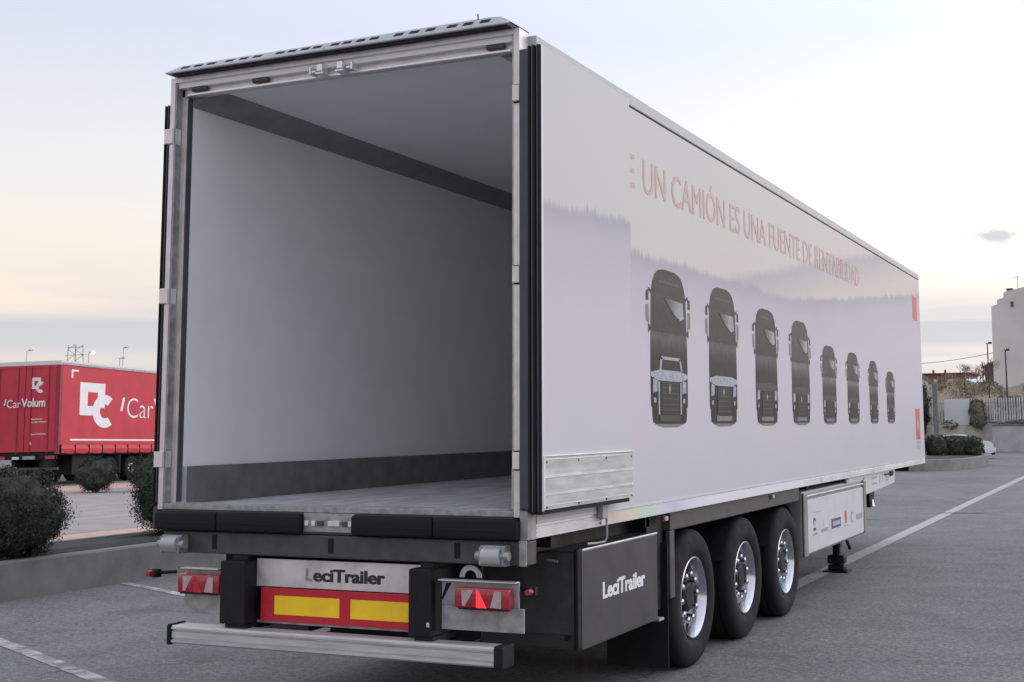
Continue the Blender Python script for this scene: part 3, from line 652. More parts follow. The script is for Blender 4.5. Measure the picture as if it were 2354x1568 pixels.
# lamp carriers and tail lamps
def tail(x0, x1, lx0, lx1, lit):
    mb = MB(); mb.bbox((x0, -.005, .675), (x1, .008, .805), .003); mb.bbox((x0, -.004, .8052), (x1 - (.03 if lit else 0), .008, .940), .003); c = mb.obj('lamp_carrier', ALUD, T)
    mb = MB(); mb.bbox((x0, -.05, .9405), (x1 - .03, .006, .947), .002); mb.obj('carrier_lip', ALU, c)
    z0, z1 = .800, .912
    mb = MB(); mb.bbox((lx0, -.062, z0), (lx1, -.0055, z1), .012, 3); t = mb.obj('tail_lamp', REDLENS, T, smooth=True)
    w = lx1 - lx0
    def pol(nm, pp, mat, y=-.064):
        q = MB(); q.prism([(lx0 + a * w, z0 + b * (z1 - z0)) for a, b in pp], lambda a, b, d: (a, d, b), y, -.060); q.obj(nm, mat, t)
    pol('clear_lens', [(.14, .88), (.36, .90), (.20, .12), (.15, .14)], CLEAR)
    pol('clear_lens', [(.74, .88), (.86, .88), (.86, .08), (.66, .10)], CLEAR)
    if lit:
        pol('lit_reflector', [(.405, .92), (.44, .92), (.60, .06), (.405, .06)], REDLIT)
    else:
        pol('triangle_reflector', [(.405, .92), (.44, .92), (.60, .06), (.405, .06)], REDREF)
    q = MB(); q.box((lx0 + .03, -.066, z0 - .004), (lx1 - .01, -.03, z0 + .004)); q.obj('lamp_base', BLACK, t)
tail(.775, 1.282, .885, 1.222, True)
tail(-1.02, -.705, -1.03, -.715, False)
mb = MB(); mb.prism([(.805, .925), (.835, .925), (.782, .835), (.775, .838)], lambda a, b, d: (a, d, b), -.0075, -.0055); mb.obj('carrier_slot', BLACK, T)
mb = MB()
for i in range(10):
    a0, a1 = math.pi * i / 10, math.pi * (i + 1) / 10
    for ro_, ri in ((.068, .040),):
        mb.prism([(.94 + ro_ * math.cos(a0), .955 + ro_ * math.sin(a0)), (.94 + ro_ * math.cos(a1), .955 + ro_ * math.sin(a1)), (.94 + ri * math.cos(a1), .955 + ri * math.sin(a1)), (.94 + ri * math.cos(a0), .955 + ri * math.sin(a0))], lambda a, b, d: (a, d, b), .02, .03)
mb.obj('tow_eye', ALUD, T)
for s in (1, -1):
    mb = MB(); mb.tube([(s * 1.18, .10, .90), (s * 1.30, .05, .893)], .010); mb.bbox((s * 1.30 - .02, .03, .868), (s * 1.30 + .03, .07, .918), .006); k = mb.obj('outline_lamp_arm', BLACK, T)
    mb = MB(); mb.cyl((s * 1.305, .03, .893), (s * 1.305, -.012, .893), .019, .016, 14); mb.obj('red_lens', REDLENS, k)
# bumper bar: ribbed extrusion with black end caps
prof = [(-.10, .516), (-.10, .526), (-.086, .532), (-.086, .536), (-.094, .541), (-.094, .576), (-.086, .581), (-.086, .585), (-.10, .591), (-.10, .602), (-.088, .612), (.02, .612), (.02, .506), (-.088, .506)]
mb = MB(); mb.prism(prof, lambda a, b, d: (d, a, b), -1.03, 1.150); bb = mb.obj('underrun_bar', BARM, T)
for x0, x1 in ((-1.062, -1.03), (1.150, 1.205)):
    mb = MB(); mb.bbox((x0, -.106, .498), (x1, .035, .620), .010); mb.obj('bar_end_cap', BLACK, bb)
for x in (-.6, .66):
    mb = MB(); mb.box((x - .05, .021, .52), (x + .05, .12, .66)); mb.obj('bar_arm', BLKMET, T)

# side tool box
mb = MB(); mb.bbox((.62, .70, .475), (1.276, 1.985, 1.045), .012); tb = mb.obj('tool_box', GRYBOX, T, label='dark grey tool box with white maker lettering')
mb = MB(); mb.bbox((1.2765, .735, .47), (1.290, 1.985, 1.040), .004); dd = mb.obj('box_door', GRYBOX, tb)
mb = MB(); mb.bbox((1.2765, .74, 1.0405), (1.294, 1.985, 1.052), .003); mb.obj('box_door_edge', BRIGHT, tb)
mb = MB(); mb.bbox((1.262, .676, .475), (1.2895, .733, 1.055), .008); mb.obj('box_corner_post', BLACK, tb)
mb = MB(); mb.bbox((.55, .690, .56), (1.26, .6985, 1.03), .004); mb.obj('box_rear_plate', STEEL, tb)
mb = MB(); mb.cyl((1.215, .6895, .545), (1.215, .678, .545), .015, n=10); mb.obj('box_bolt', BLACK, tb)
mb = MB(); mb.tube([(1.10, .655, .995), (1.17, .655, .985)], .008); mb.obj('box_handle', ALUD, tb)
lettering('box_lettering', 'LeciTrailer', (1.2915, 1.045, .730), (0, 1, 0), (0, 0, 1), .705, .092, WHITEL, tb, bold=.028, strike=.020, label='bold white lettering reading LeciTrailer')
mb = MB(); mb.bbox((1.15, 1.99, .455), (1.30, 2.08, .475), .004); mb.obj('step_tab', ALUD, T)
mb = MB(); mb.box((.56, .45, 1.046), (1.08, 2.2, 1.13)); mb.obj('box_mount', BLKMET, T)
mb = MB(); mb.bbox((-1.276, .70, .475), (-.62, 1.985, 1.045), .012); mb.obj('tool_box', GRYBOX, T)  # left twin of the box, added to block light under the trailer
mb = MB(); mb.bbox((-.45, .60, .42), (.40, 1.95, .50), .02); mb.box((-.40, .62, .501), (.35, 1.90, .86)); mb.obj('light_block_basket', BLKMET, T)  # dark bulk added as an occluder below the floor
for y in (6.3, 7.3):
    mb = MB(); mb.cyl((-1.1, y, .70), (-.62, y, .70), .16, n=20); mb.obj('light_block_tank', BLKMET, T, smooth=True)  # cylinders added to stop side light under the chassis
mb = MB(); mb.bbox((-1.262, 6.06, .475), (-.72, 8.98, 1.115), .02); mb.obj('storage_box', STEEL, T)  # left box added to cut light coming in beneath the body
# mudguard beam, stay and marker lamps
mb = MB(); mb.bbox((1.17, 2.36, 1.030), (1.25, 6.0, 1.165), .008); mb.obj('mudguard_beam', STEEL, T)
mb = MB(); mb.bbox((1.215, 2.345, .56), (1.252, 2.440, 1.029), .006); mb.obj('mudguard_stay', STEEL, T)
mb = MB(); mb.box((1.05, 2.02, .50), (1.20, 2.335, 1.15)); mb.obj('stay_panel', BLKMET, T)
for y in (2.215, 4.98, 8.05, 10.9):
    mb = MB(); mb.bbox((1.246, y - .035, 1.105), (1.262, y + .035, 1.148), .006); k = mb.obj('side_marker', STEEL, T)
    mb = MB(); mb.bbox((1.2622, y - .028, 1.110), (1.282, y + .028, 1.143), .008); mb.obj('marker_lens', ORANGEL, k)
# chassis
for s in (1, -1):
    mb = MB(); mb.box((s * .46, .35, .86), (s * .58, 12.9, 1.199)); mb.obj('chassis_beam', BLKMET, T)
for y in (.5, 2.0, 3.5, 5.0, 6.5, 8.0, 9.5, 11.0, 12.5):
    mb = MB(); mb.box((-1.2, y, 1.08), (1.2, y + .08, 1.198)); mb.obj('cross_member', BLKMET, T)
mb = MB(); mb.box((-.9, .22, .60), (.9, .24, 1.02)); mb.obj('light_block_plate', BLKMET, T)  # plate added to keep light out behind the bumper
# wheels
W0 = 2.902
tprof = [(.285, .145), (.320, .182), (.375, .196), (.43, .193), (.470, .178), (.492, .158), (.500, .135), (.500, .098), (.486, .094), (.486, .080), (.500, .076), (.500, .010), (.486, .006), (.486, -.006), (.500, -.010), (.500, -.076), (.486, -.080), (.486, -.094), (.500, -.098), (.500, -.135), (.492, -.158), (.470, -.178), (.43, -.193), (.375, -.196), (.320, -.182), (.285, -.145)]
ME_TYRE = MB().lathe(tprof, 64).mesh('tyre', TYRE, True)
rprof = [(.292, .150), (.300, .166), (.297, .176), (.288, .178), (.279, .168), (.270, .150), (.258, .120), (.252, .075), (.246, .045)]
ME_RIM = MB().lathe(rprof, 64).mesh('rim', CHROME, True)
DISC = pm('brushed_wheel_disc', (0.30, 0.30, 0.31), 0.36, 0.85, var=0.2, scale=20)
ME_DISC = MB().lathe([(.2465, .052), (.240, .058), (.225, .068), (.205, .082), (.195, .088), (.140, .088), (.128, .075), (.05, .075)], 64).mesh('wheel_disc', DISC, True)
ME_HUB = MB().lathe([(.108, .06), (.108, .125), (.100, .135), (.085, .138), (.080, .145), (.0001, .147)], 32).mesh('hub_cap', BLKMET, True)
mb = MB(); mb.cyl((.088, 0, 0), (.145, 0, 0), .025, .023, 12); mb.cyl((.145, 0, 0), (.155, 0, 0), .023, .012, 12); ME_NUT = mb.mesh('lug_nut', CHROME, True)
mb = MB(); mb.cyl((.070, 0, 0), (.0775, 0, 0), .019, .019, 14); ME_HOLE = mb.mesh('vent_hole', BLACK)
ME_AX = MB().cyl((-.95, 0, 0), (.95, 0, 0), .075, n=16).mesh('axle', BLKMET, True)
for k in range(3):
    y = W0 + 1.31 * k
    ax = link('axle', ME_AX, T, loc=(0, y, .5))
    for s in (1, -1):
        w = bpy.data.objects.new('wheel', None); COL.objects.link(w); w.parent = T; w.location = (s * 1.055, y, .5); w.rotation_euler = (R(11 * k + 5), 0, 0 if s == 1 else math.pi); w.empty_display_size = .1
        link('tyre', ME_TYRE, w); link('rim', ME_RIM, w); link('wheel_disc', ME_DISC, w); link('hub_cap', ME_HUB, w)
        if s == 1:
            for i in range(10):
                a = 2 * math.pi * i / 10
                link('lug_nut', ME_NUT, w, loc=(0, .1675 * math.cos(a), .1675 * math.sin(a)))
                a += math.pi / 10; h = link('vent_hole', ME_HOLE, w, loc=(.004, .222 * math.cos(a), .222 * math.sin(a)))
    for s in (1, -1):                                       # mudguard arch
        mb = MB()
        for i in range(10):
            a0, a1 = R(20 + 14 * i), R(20 + 14 * (i + 1)); r0 = .545
            p = lambda a, x: (x, y + r0 * math.cos(a), .5 + r0 * math.sin(a))
            mb.quad(p(a0, s * .82), p(a1, s * .82), p(a1, s * 1.20), p(a0, s * 1.20))
        mb.obj('mudguard', BLACK, T)
        mb = MB(); mb.box((s * .60, y - .12, .42), (s * .76, y + .45, .86)); mb.obj('suspension', BLKMET, T)
for s in (1, -1):
    mb = MB(); mb.box((s * .78, 2.30, .09), (s * 1.245, 2.312, .95)); mb.obj('mud_flap', BLACK, T)  # black sheets added to darken the space around the wheels
# white storage box with sponsor marks
BOXFR = pm('box_frame_grey', (0.26, 0.26, 0.26), 0.45, 0.3, var=0.1)
mb = MB(); mb.bbox((.72, 6.06, .475), (1.262, 8.98, 1.115), .02); sb = mb.obj('storage_box', BOXFR, T, label='grey framed storage box with white door and small sponsor marks')
mb = MB(); mb.box((1.2625, 6.20, .505), (1.276, 8.88, 1.025), .003); wp = mb.obj('box_door', WHITE, sb)
mb = MB(); mb.bbox((1.2625, 6.12, 1.058), (1.285, 8.88, 1.072), .003); mb.obj('box_door_edge', BRIGHT, sb)
mb = MB(); mb.bbox((1.2625, 8.885, .49), (1.290, 9.01, 1.105), .012, 3); mb.obj('box_corner_post', BOXFR, sb)
mb = MB(); mb.bbox((1.2625, 6.05, .48), (1.286, 6.19, 1.10), .012, 3); mb.obj('box_corner_post', BOXFR, sb)
def mark(nm, y0, y1, z0, z1, mat, rnd=False, x=1.2775):
    q = MB()
    if rnd:
        n = 20; c = ((y0 + y1) / 2, (z0 + z1) / 2); pp = [(c[0] + (y1 - y0) / 2 * math.cos(6.283 * i / n), c[1] + (z1 - z0) / 2 * math.sin(6.283 * i / n)) for i in range(n)]
    else: pp = [(y0, z0), (y1, z0), (y1, z1), (y0, z1)]
    q.prism(pp, lambda a, b, d: (d, a, b), x - .001, x + .0008); return q.obj(nm, mat, wp)
mark('sponsor_mark', 6.43, 6.54, .765, .835, PRTDARK, True); mark('sponsor_mark', 6.45, 6.52, .775, .805, WHITE, True, 1.2785)
mark('sponsor_mark', 6.43, 6.54, .705, .735, PRTDARK); mark('sponsor_mark', 6.40, 6.62, .66, .685, PRTBLU, True)
mark('sponsor_mark', 6.86, 6.95, .72, .80, SHUT, True); mark('sponsor_mark', 6.76, 7.04, .665, .70, PRTBLU)
mark('sponsor_mark', 7.22, 7.66, .665, .765, PRTDARK); mark('sponsor_mark', 7.27, 7.63, .69, .738, PRTGREY, x=1.2785)
mark('sponsor_mark', 7.86, 7.97, .675, .82, LOGORED, True); mark('sponsor_mark', 7.82, 8.04, .645, .655, PRTGREY)
mark('sponsor_mark', 8.17, 8.34, .66, .78, PRTBLU, True); mark('sponsor_mark', 8.20, 8.34, .675, .765, WHITE, True, 1.2785)
mark('sponsor_mark', 8.47, 8.80, .675, .735, PRTBLU)
mark('sponsor_mark', 6.46, 6.80, .885, .892, PRTGREY)
# front side skirt with marks and valve
mb = MB(); mb.prism([(8.2, 1.165), (11.1, 1.165), (11.05, .985), (9.25, .925), (8.2, .93)], lambda a, b, d: (d, a, b), 1.22, 1.255); sk = mb.obj('front_skirt', WHITE, T)
def smark(y0, y1, z0, z1, mat):
    q = MB(); q.prism([(y0, z0), (y1, z0), (y1, z1), (y0, z1)], lambda a, b, d: (d, a, b), 1.2552, 1.257); q.obj('sponsor_mark', mat, sk)
smark(9.02, 9.07, 1.06, 1.13, LOGORED); smark(9.55, 9.85, 1.09, 1.11, PRTBLU); smark(9.55, 9.85, 1.02, 1.04, PRTBLU); smark(10.02, 10.06, 1.02, 1.12, PRTGREY); smark(10.2, 10.24, 1.03, 1.13, PRTGREY); smark(10.45, 10.65, 1.03, 1.09, PRTGREY)
mb = MB(); mb.tube([(1.27, 10.35, 1.115), (1.27, 10.75, 1.115)], .010); mb.bbox((1.258, 10.70, 1.085), (1.285, 10.84, 1.145), .008); mb.obj('side_valve', BLKMET, T)
# brake coupling hanging under the skirt
mb = MB(); mb.bbox((.98, 10.20, .70), (1.09, 10.50, .95), .01); cb = mb.obj('valve_block', BLKMET, T)
mb = MB(); mb.cyl((1.10, 10.28, .715), (1.10, 10.28, .80), .035, .02, 12); mb.obj('valve_bowl', CHROME, cb)
mb = MB(); mb.tube([(1.02, 10.1, .80), (1.02, 10.22, .62), (1.02, 10.26, .54), (1.02, 10.20, .48), (1.02, 10.06, .46)], .016); mb.obj('brake_hose', BLACK, T)
# landing legs
for s in (1, -1):
    mb = MB(); mb.bbox((s * .884 - .055, 9.08, .30), (s * .884 + .055, 9.20, 1.18), .008); lg = mb.obj('landing_leg', BLKMET, T)
    mb = MB(); mb.bbox((s * .884 - .042, 9.095, .05), (s * .884 + .042, 9.185, .34), .006); mb.obj('inner_tube', BLKMET, lg)
    mb = MB(); mb.bbox((s * .884 - .15, 9.02, .0), (s * .884 + .15, 9.26, .022), .006); mb.bbox((s * .884 - .10, 9.06, .022), (s * .884 + .10, 9.22, .09), .02); mb.bbox((s * .884 - .105, 9.06, .10), (s * .884 + .105, 9.22, .20), .02); mb.obj('leg_foot', BLKMET, lg)
    mb = MB(); mb.cyl((s * .86, 9.16, .75), (s * .86, 9.98, .20), .022, n=8); mb.obj('leg_brace', BLKMET, lg)

# printing on the right side panel
XP = 1.3018
def words(name, body, o, u, v, w, cap, mat, parent, bold=0.0, gap=.16):
    vv, ff = text_geo(body, bold); x0 = min(p[0] for p in vv); x1 = max(p[0] for p in vv); sx = w / (x1 - x0); sy = cap / CAP
    o = Vector(o); u = Vector(u); v = Vector(v)
    fx = sorted(((min(vv[i][0] for i in f), max(vv[i][0] for i in f), f) for f in ff), key=lambda t: t[0]); grp = [[]]; end = None
    for a, b_, f in fx:
        if end is not None and a - end > gap: grp.append([])
        grp[-1].append(f); end = b_ if end is None else max(end, b_)
    for g_, wd in zip(grp, body.split()):
        ids = sorted({i for f in g_ for i in f}); mp_ = {i: k for k, i in enumerate(ids)}
        V_ = []; F_ = []
        for k in (0, -1, 1):
            b0 = len(V_); V_ += [tuple(o + u * ((vv[i][0] - x0 + k * .014) * sx) + v * (vv[i][1] * sy) + Vector((.0003 * k, 0, 0))) for i in ids]; F_ += [tuple(b0 + mp_[i] for i in f) for f in g_]
        me = bpy.data.meshes.new(name); me.from_pydata(V_, [], F_); me.materials.append(mat)
        link(name, me, parent, 'faded red printed word ' + wd)
lettering('slogan_word', 'E', (XP, 1.47, 3.368), (0, 1, .006), (0, 0, 1), .155, .228, PRTRED, T, label='cut off faded red letter E beside the open door')
words('slogan_word', 'UN CAMI\u00d3N ES UNA FUENTE DE RENTABILIDAD', (XP, 1.78, 3.370), (0, 1, .006), (0, 0, 1), 7.14, .228, PRTRED, T)
def pquad(nm, pp, mat, par, x=XP):
    q = MB(); q.v = [(x, a, b) for a, b in pp]; q.f = [tuple(range(len(pp)))]; q.mi = [0]; me = bpy.data.meshes.new(nm); me.from_pydata(q.v, [], q.f); me.materials.append(mat); return link(nm, me, par)
TR = [(1.875, 2.634, 2.875), (3.144, 3.864, 2.868), (4.415, 5.118, 2.812), (5.638, 6.338, 2.792), (6.891, 7.526, 2.615), (8.097, 8.726, 2.60), (9.339, 9.874, 2.556), (10.462, 11.016, 2.462)]
for i, (a, b, top) in enumerate(TR):
    bot = 1.785; w = b - a; h = top - bot
    U = lambda u, v: (a + u * w, bot + v * h)
    tall = i < 2
    out = [(.12, .0), (.88, 0), (.945, .012), (.965, .05), (.965, .10), (.995, .115), (1.0, .30), (.995, .50), (.985, .62), (.975, .78), (.955, .86), (.92, .915), (.86, .96), (.78, .985), (.66, 1.0), (.34, 1.0), (.22, .985), (.14, .96), (.08, .915), (.045, .86), (.025, .78), (.015, .62), (.005, .50), (0, .30), (.005, .115), (.035, .10), (.035, .05), (.055, .012)]
    if not tall: out = [(u, v if v < .9 else .9 + (v - .9) * .9) for u, v in out]
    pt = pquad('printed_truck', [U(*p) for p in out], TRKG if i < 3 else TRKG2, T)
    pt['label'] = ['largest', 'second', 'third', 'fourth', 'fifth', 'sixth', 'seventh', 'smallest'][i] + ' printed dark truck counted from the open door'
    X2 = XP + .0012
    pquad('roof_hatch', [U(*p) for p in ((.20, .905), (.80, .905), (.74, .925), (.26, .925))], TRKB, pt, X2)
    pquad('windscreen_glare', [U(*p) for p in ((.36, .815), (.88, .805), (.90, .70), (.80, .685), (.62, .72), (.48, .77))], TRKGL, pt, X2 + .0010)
    for u0 in (.60, .72): pquad('wiper', [U(*p) for p in ((u0 - .38, .600), (u0 - .37, .595), (u0 - .12, .628), (u0 - .12, .634))], INK, pt, X2 + .0012)
    if i == 0:
        for seg in (((.22, .345), (.27, .345), (.30, .425), (.25, .425)), ((.25, .412), (.80, .412), (.78, .432), (.27, .432)), ((.80, .345), (.85, .345), (.80, .425), (.75, .425))): pquad('grille_guard', [U(*p) for p in seg], TRKC, pt, X2 + .0008)
    pquad('bonnet_edge', [U(*p) for p in ((.0, .30), (.20, .275), (.80, .275), (1.0, .30), (1.0, .325), (.78, .345), (.22, .345), (0, .325))], TRKC if i in (0, 1) else TRKB, pt, X2 + .0006)
    for u0 in (.045, .835):
        pquad('headlight', [U(*p) for p in ((u0, .195), (u0 + .11, .205), (u0 + .12, .275), (u0 + .01, .285))], TRKC, pt, X2 + .0009)
        pquad('fog_light', [U(*p) for p in ((u0 + .02, .135), (u0 + .08, .135), (u0 + .08, .165), (u0 + .02, .165))], TRKC, pt, X2 + .0009)
    pquad('grille', [U(*p) for p in ((.25, .06), (.76, .06), (.74, .27), (.27, .27))], TRKA, pt, X2 + .0007)
    if i < 4:
        for k in range(5): pquad('grille_bar', [U(*p) for p in ((.28, .085 + k * .036), (.73, .085 + k * .036), (.73, .093 + k * .036), (.28, .093 + k * .036))], TRKB, pt, X2 + .0010)
        pquad('badge', [U(*p) for p in ((.49, .195), (.515, .225), (.49, .262), (.465, .225))], TRKC, pt, X2 + .0012)
        if i == 0:
            for u0 in (.185, .775): pquad('grille_trim', [U(*p) for p in ((u0, .06), (u0 + .04, .06), (u0 + .04, .27), (u0, .27))], TRKC, pt, X2 + .0008)
    pquad('number_plate', [U(*p) for p in ((.22, .018), (.78, .018), (.78, .055), (.22, .055))], TRKL if i else TRKB, pt, X2 + .0010)
    for s in (-1, 1):
        e = lambda u: .5 + s * (u - .5)
        pquad('mirror', [U(*p) for p in ((e(1.02), .63), (e(1.10), .645), (e(1.105), .745), (e(1.03), .755))], TRKL, pt)
        pquad('mirror', [U(*p) for p in ((e(1.03), .775), (e(1.10), .775), (e(1.095), .835), (e(1.03), .845))], TRKA, pt)
        pquad('mirror_arm', [U(*p) for p in ((e(.965), .845), (e(1.035), .86), (e(1.035), .845), (e(.97), .82))], TRKA, pt)
        pquad('mirror_arm', [U(*p) for p in ((e(.985), .60), (e(1.04), .57), (e(1.05), .625), (e(1.02), .63))], TRKA, pt)
    pquad('ground_shadow', [U(*p) for p in ((.10, -.0005), (.90, -.0005), (.70, -.022), (.30, -.022))], TRKL, pt)
lb = pquad('corner_logo', [(12.74, 3.30), (13.13, 3.30), (13.13, 3.66), (12.74, 3.66)], LOGORED, T)
lb = pquad('corner_logo', [(12.66, 1.53), (13.03, 1.53), (13.03, 1.98), (12.66, 1.98)], LOGORED, T)
pquad('logo_caption', [(12.72, 1.46), (13.02, 1.46), (13.02, 1.515), (12.72, 1.515)], PRTGREY, T); pquad('logo_caption', [(12.72, 1.39), (13.02, 1.39), (13.02, 1.45), (12.72, 1.45)], PRTGREY, T)
pquad('logo_diamond', [(12.84, 1.62), (12.93, 1.75), (12.84, 1.90), (12.76, 1.75)], PRTGREY, T, XP + .001)

# ------------------------------------------------------------------ red curtain trailer
RT = thing('curtain_trailer', 'red curtain-sided trailer with white logo behind the shrubs at left', 'trailer', (-27.4, 24.0, 0), 0)
RT.rotation_euler = (R(-.9), R(-1.0), R(12))
# local: x to the right (0 = right side), y forward, z up
mb = MB(); mb.box((-.03, .10, 1.30), (.0, 13.4, 3.86)); mb.obj('side_curtain', TARP, RT)
mb = MB(); mb.box((-2.52, .10, 1.02), (-2.49, 13.4, 3.86)); mb.obj('side_curtain', TARP, RT)
# scalloped hem with straps
nS = 17
for i in range(nS):
    y0 = .12 + i * .755; y1 = y0 + .735; mb = MB(); n = 6; top = []; bot = []
    for k in range(n + 1):
        f = k / n; b_ = .05 * math.sin(math.pi * f); top.append((.012 + .4 * b_, y0 + (y1 - y0) * f, 1.300)); bot.append((.018 + b_, y0 + (y1 - y0) * f, 1.05 - .02 * math.sin(math.pi * f)))
    for k in range(n):
        mb.quad(top[k], top[k + 1], ((bot[k + 1][0] + .02), bot[k + 1][1], 1.18), ((bot[k][0] + .02), bot[k][1], 1.18)); mb.quad((bot[k][0] + .02, bot[k][1], 1.18), (bot[k + 1][0] + .02, bot[k + 1][1], 1.18), bot[k + 1], bot[k])
    mb.obj('curtain_hem', TARP, RT, smooth=True)
    mb = MB(); mb.box((.03, y0 - .045, 1.00), (.045, y0 - .005, 1.32)); mb.obj('strap', BLACK, RT)
mb = MB(); mb.bbox((-2.52, .0, 3.862), (.02, 13.45, 4.0), .01); rfo = mb.obj('roof', WHITE, RT)
mb = MB(); mb.bbox((.0205, .05, 3.865), (.035, 13.4, 3.935), .004); mb.obj('gutter_rail', ALUD, rfo)
mb = MB(); mb.box((-2.5, .05, 1.0), (-.01, 13.4, 1.10)); mb.obj('floor_deck', BLKMET, RT)
for x in (-.14, -2.52):
    mb = MB(); mb.bbox((x, -.01, 1.02), (x + .14, .10, 3.861), .006); mb.obj('corner_post', REDDK, RT)
for x0, x1 in ((-1.225, -.145), (-2.375, -1.245)):
    d = bpy.data.objects.new('rear_door', None); COL.objects.link(d); d.parent = RT; d.empty_display_size = .1
    mb = MB(); mb.box((x0, .0, 1.10), (x1, .05, 3.86)); mb.obj('door_panel', REDMET, d)
    mb = MB(); mb.bbox((x0, -.012, 3.78), (x1, -.0005, 3.855), .003); mb.bbox((x0, -.012, 1.10), (x1, -.0005, 1.17), .003); mb.bbox((x1 - .07, -.012, 1.171), (x1, -.0005, 3.779), .003); mb.obj('door_border', TARP, d)
    for x in (x0 + .2, x1 - .25): 
        q = MB(); q.cyl((x, -.02, 1.05), (x, -.02, 3.80), .014, n=8); q.obj('lock_rod', REDDK, d)
mb = MB(); mb.box((-1.2445, .001, 1.1), (-1.2255, .04, 3.86)); mb.obj('door_gap', BLKMET, RT)
def cbadge(o, u, v, w, h, par):
    """square ring with a C over its lower right corner; w,h of the whole mark"""
    o = Vector(o); u = Vector(u); v = Vector(v); nrm = u.cross(v)
    def P(a, b, lift=0): return tuple(o + u * (a * w) + v * (b * h) + nrm * lift)
    mb = MB()
    def qd(pp, lift=0): mb.quad(*[P(a, b, lift) for a, b in pp])
    S0, S1, T0, T1 = 0, .735, .27, 1.0
    i0, i1, j0, j1 = .225, .515, .48, .79
    qd([(S0, T0), (i0, T0), (i0, T1), (S0, T1)]); qd([(i0, j1), (S1, T1 - (T1 - j1)), (S1, T1), (i0, T1)]); qd([(i1, .45), (S1, .45), (S1, j1), (i1, j1)]); qd([(i0, T0), (.50, T0), (.50, j0), (i0, j0)])
    cx, cy, ro, ri = .735, .375, (.365, .375), (.145, .16)
    n = 26
    for k in range(n):
        a0 = R(52 + (308 - 52) * k / n); a1 = R(52 + (308 - 52) * (k + 1) / n)
        qd([(cx + ro[0] * math.cos(a0), cy + ro[1] * math.sin(a0)), (cx + ro[0] * math.cos(a1), cy + ro[1] * math.sin(a1)), (cx + ri[0] * math.cos(a1), cy + ri[1] * math.sin(a1)), (cx + ri[0] * math.cos(a0), cy + ri[1] * math.sin(a0))], .004)
    return mb.obj('logo', WHITEL, par)
ux, uz = (0, 1, 0), (0, 0, 1)
cbadge((.004, 1.06, 1.87), ux, uz, 1.92, 1.48, RT)
q = MB(); q.prism([(3.40, 2.46), (3.53, 2.46), (3.68, 2.93), (3.55, 2.93)], lambda a, b, d: (d, a, b), .001, .004); q.obj('logo_slash', WHITEL, RT)
lettering('side_lettering', 'Car', (.004, 3.82, 2.24), ux, uz, 1.66, .69, WHITEL, RT, bold=-.012, label='thin white lettering reading Car')
lettering('side_lettering', 'Volum', (.004, 5.50, 2.24), ux, uz, 3.3, .69, WHITEL, RT, bold=.03, label='bold white lettering reading Volum')
q = MB(); q.prism([(.60, 1.44), (12.6, 1.44), (12.6, 1.495), (.60, 1.495)], lambda a, b, d: (d, a, b), .001, .004); q.obj('white_stripe', WHITEL, RT)
q = MB(); q.prism([(.57, 3.46), (.66, 3.46), (.66, 3.68), (.96, 3.68), (.96, 3.74), (.57, 3.74)], lambda a, b, d: (d, a, b), .001, .004); q.obj('corner_mark', WHITEL, RT)
rx = (1, 0, 0)
cbadge((-1.03, -.004, 2.97), rx, uz, .45, .50, RT)
q = MB(); q.prism([(-1.99, 2.60), (-1.95, 2.60), (-1.90, 2.80), (-1.94, 2.80)], lambda a, b, d: (a, d, b), -.026, -.0225); q.obj('logo_slash', WHITEL, RT)
q = MB(); q.prism([(-.46, 2.68), (-.445, 2.68), (-.39, 2.89), (-.405, 2.89)], lambda a, b, d: (a, d, b), -.026, -.0225); q.obj('logo_slash', REDREF, RT)
lettering('rear_lettering', 'Car', (-1.87, -.036, 2.52), rx, (0, 0, 1), .50, .25, WHITEL, RT, bold=0, label='white lettering Car on the rear doors')
lettering('rear_lettering', 'Volum', (-1.35, -.036, 2.545), rx, (0, 0, 1), .86, .25, WHITEL, RT, bold=.03, label='bold white lettering Volum on the rear doors')
PINKL = pm('faint_lettering', (0.60, 0.40, 0.44), 0.5)
for x0, x1, z0 in ((-.99, -.72, 2.115), (-.71, -.61, 2.12), (-.99, -.93, 2.015), (-.90, -.76, 2.02), (-.73, -.45, 2.025), (-.99, -.84, 1.63), (-.825, -.46, 1.64)):
    q = MB(); q.box((x0, -.006, z0), (x1, -.001, z0 + .045)); q.obj('faint_lettering', PINKL, RT)
q = MB(); q.box((-1.03, -.006, 1.31), (-.98, -.001, 1.42)); q.obj('door_sticker', WHITEL, RT)
# under the floor
for x in (-.8, -1.8):
    mb = MB(); mb.box((x - .06, .3, .62), (x + .06, 13, .999)); mb.obj('chassis_beam', BLKMET, RT)
mb = MB(); mb.box((-2.45, .05, .52), (-.05, .14, .60)); mb.obj('underrun_bar', STEEL, RT)
mb = MB(); mb.box((-2.40, .06, .86), (-.1, .12, .998)); mb.obj('rear_beam', BLKMET, RT)
mb = MB(); mb.bbox((-1.66, .02, .87), (-1.42, .058, .95), .004); mb.obj('number_plate', WHITEL, RT)
mb = MB(); mb.bbox((-1.28, .02, .86), (-.84, .058, .97), .004); mb.obj('rear_plate', ALUD, RT)
for x in (-2.2, -.45):
    mb = MB(); mb.bbox((x, .0, .86), (x + .3, .058, .97), .01); mb.obj('tail_lamp', REDLENS, RT)
ME_T2 = MB().lathe([(r * .86, x) for r, x in tprof], 40).mesh('tyre', TYRE, True)
r2p = [(r * .86, x) for r, x in rprof]
ME_R2 = MB().lathe(r2p, 40).mesh('rim', STEEL, True)
ME_N2 = MB()
for i in range(10):
    a = 2 * math.pi * i / 10; ME_N2.cyl((.085, .15 * math.cos(a), .15 * math.sin(a)), (.15, .15 * math.cos(a), .15 * math.sin(a)), .034, .028, 8)
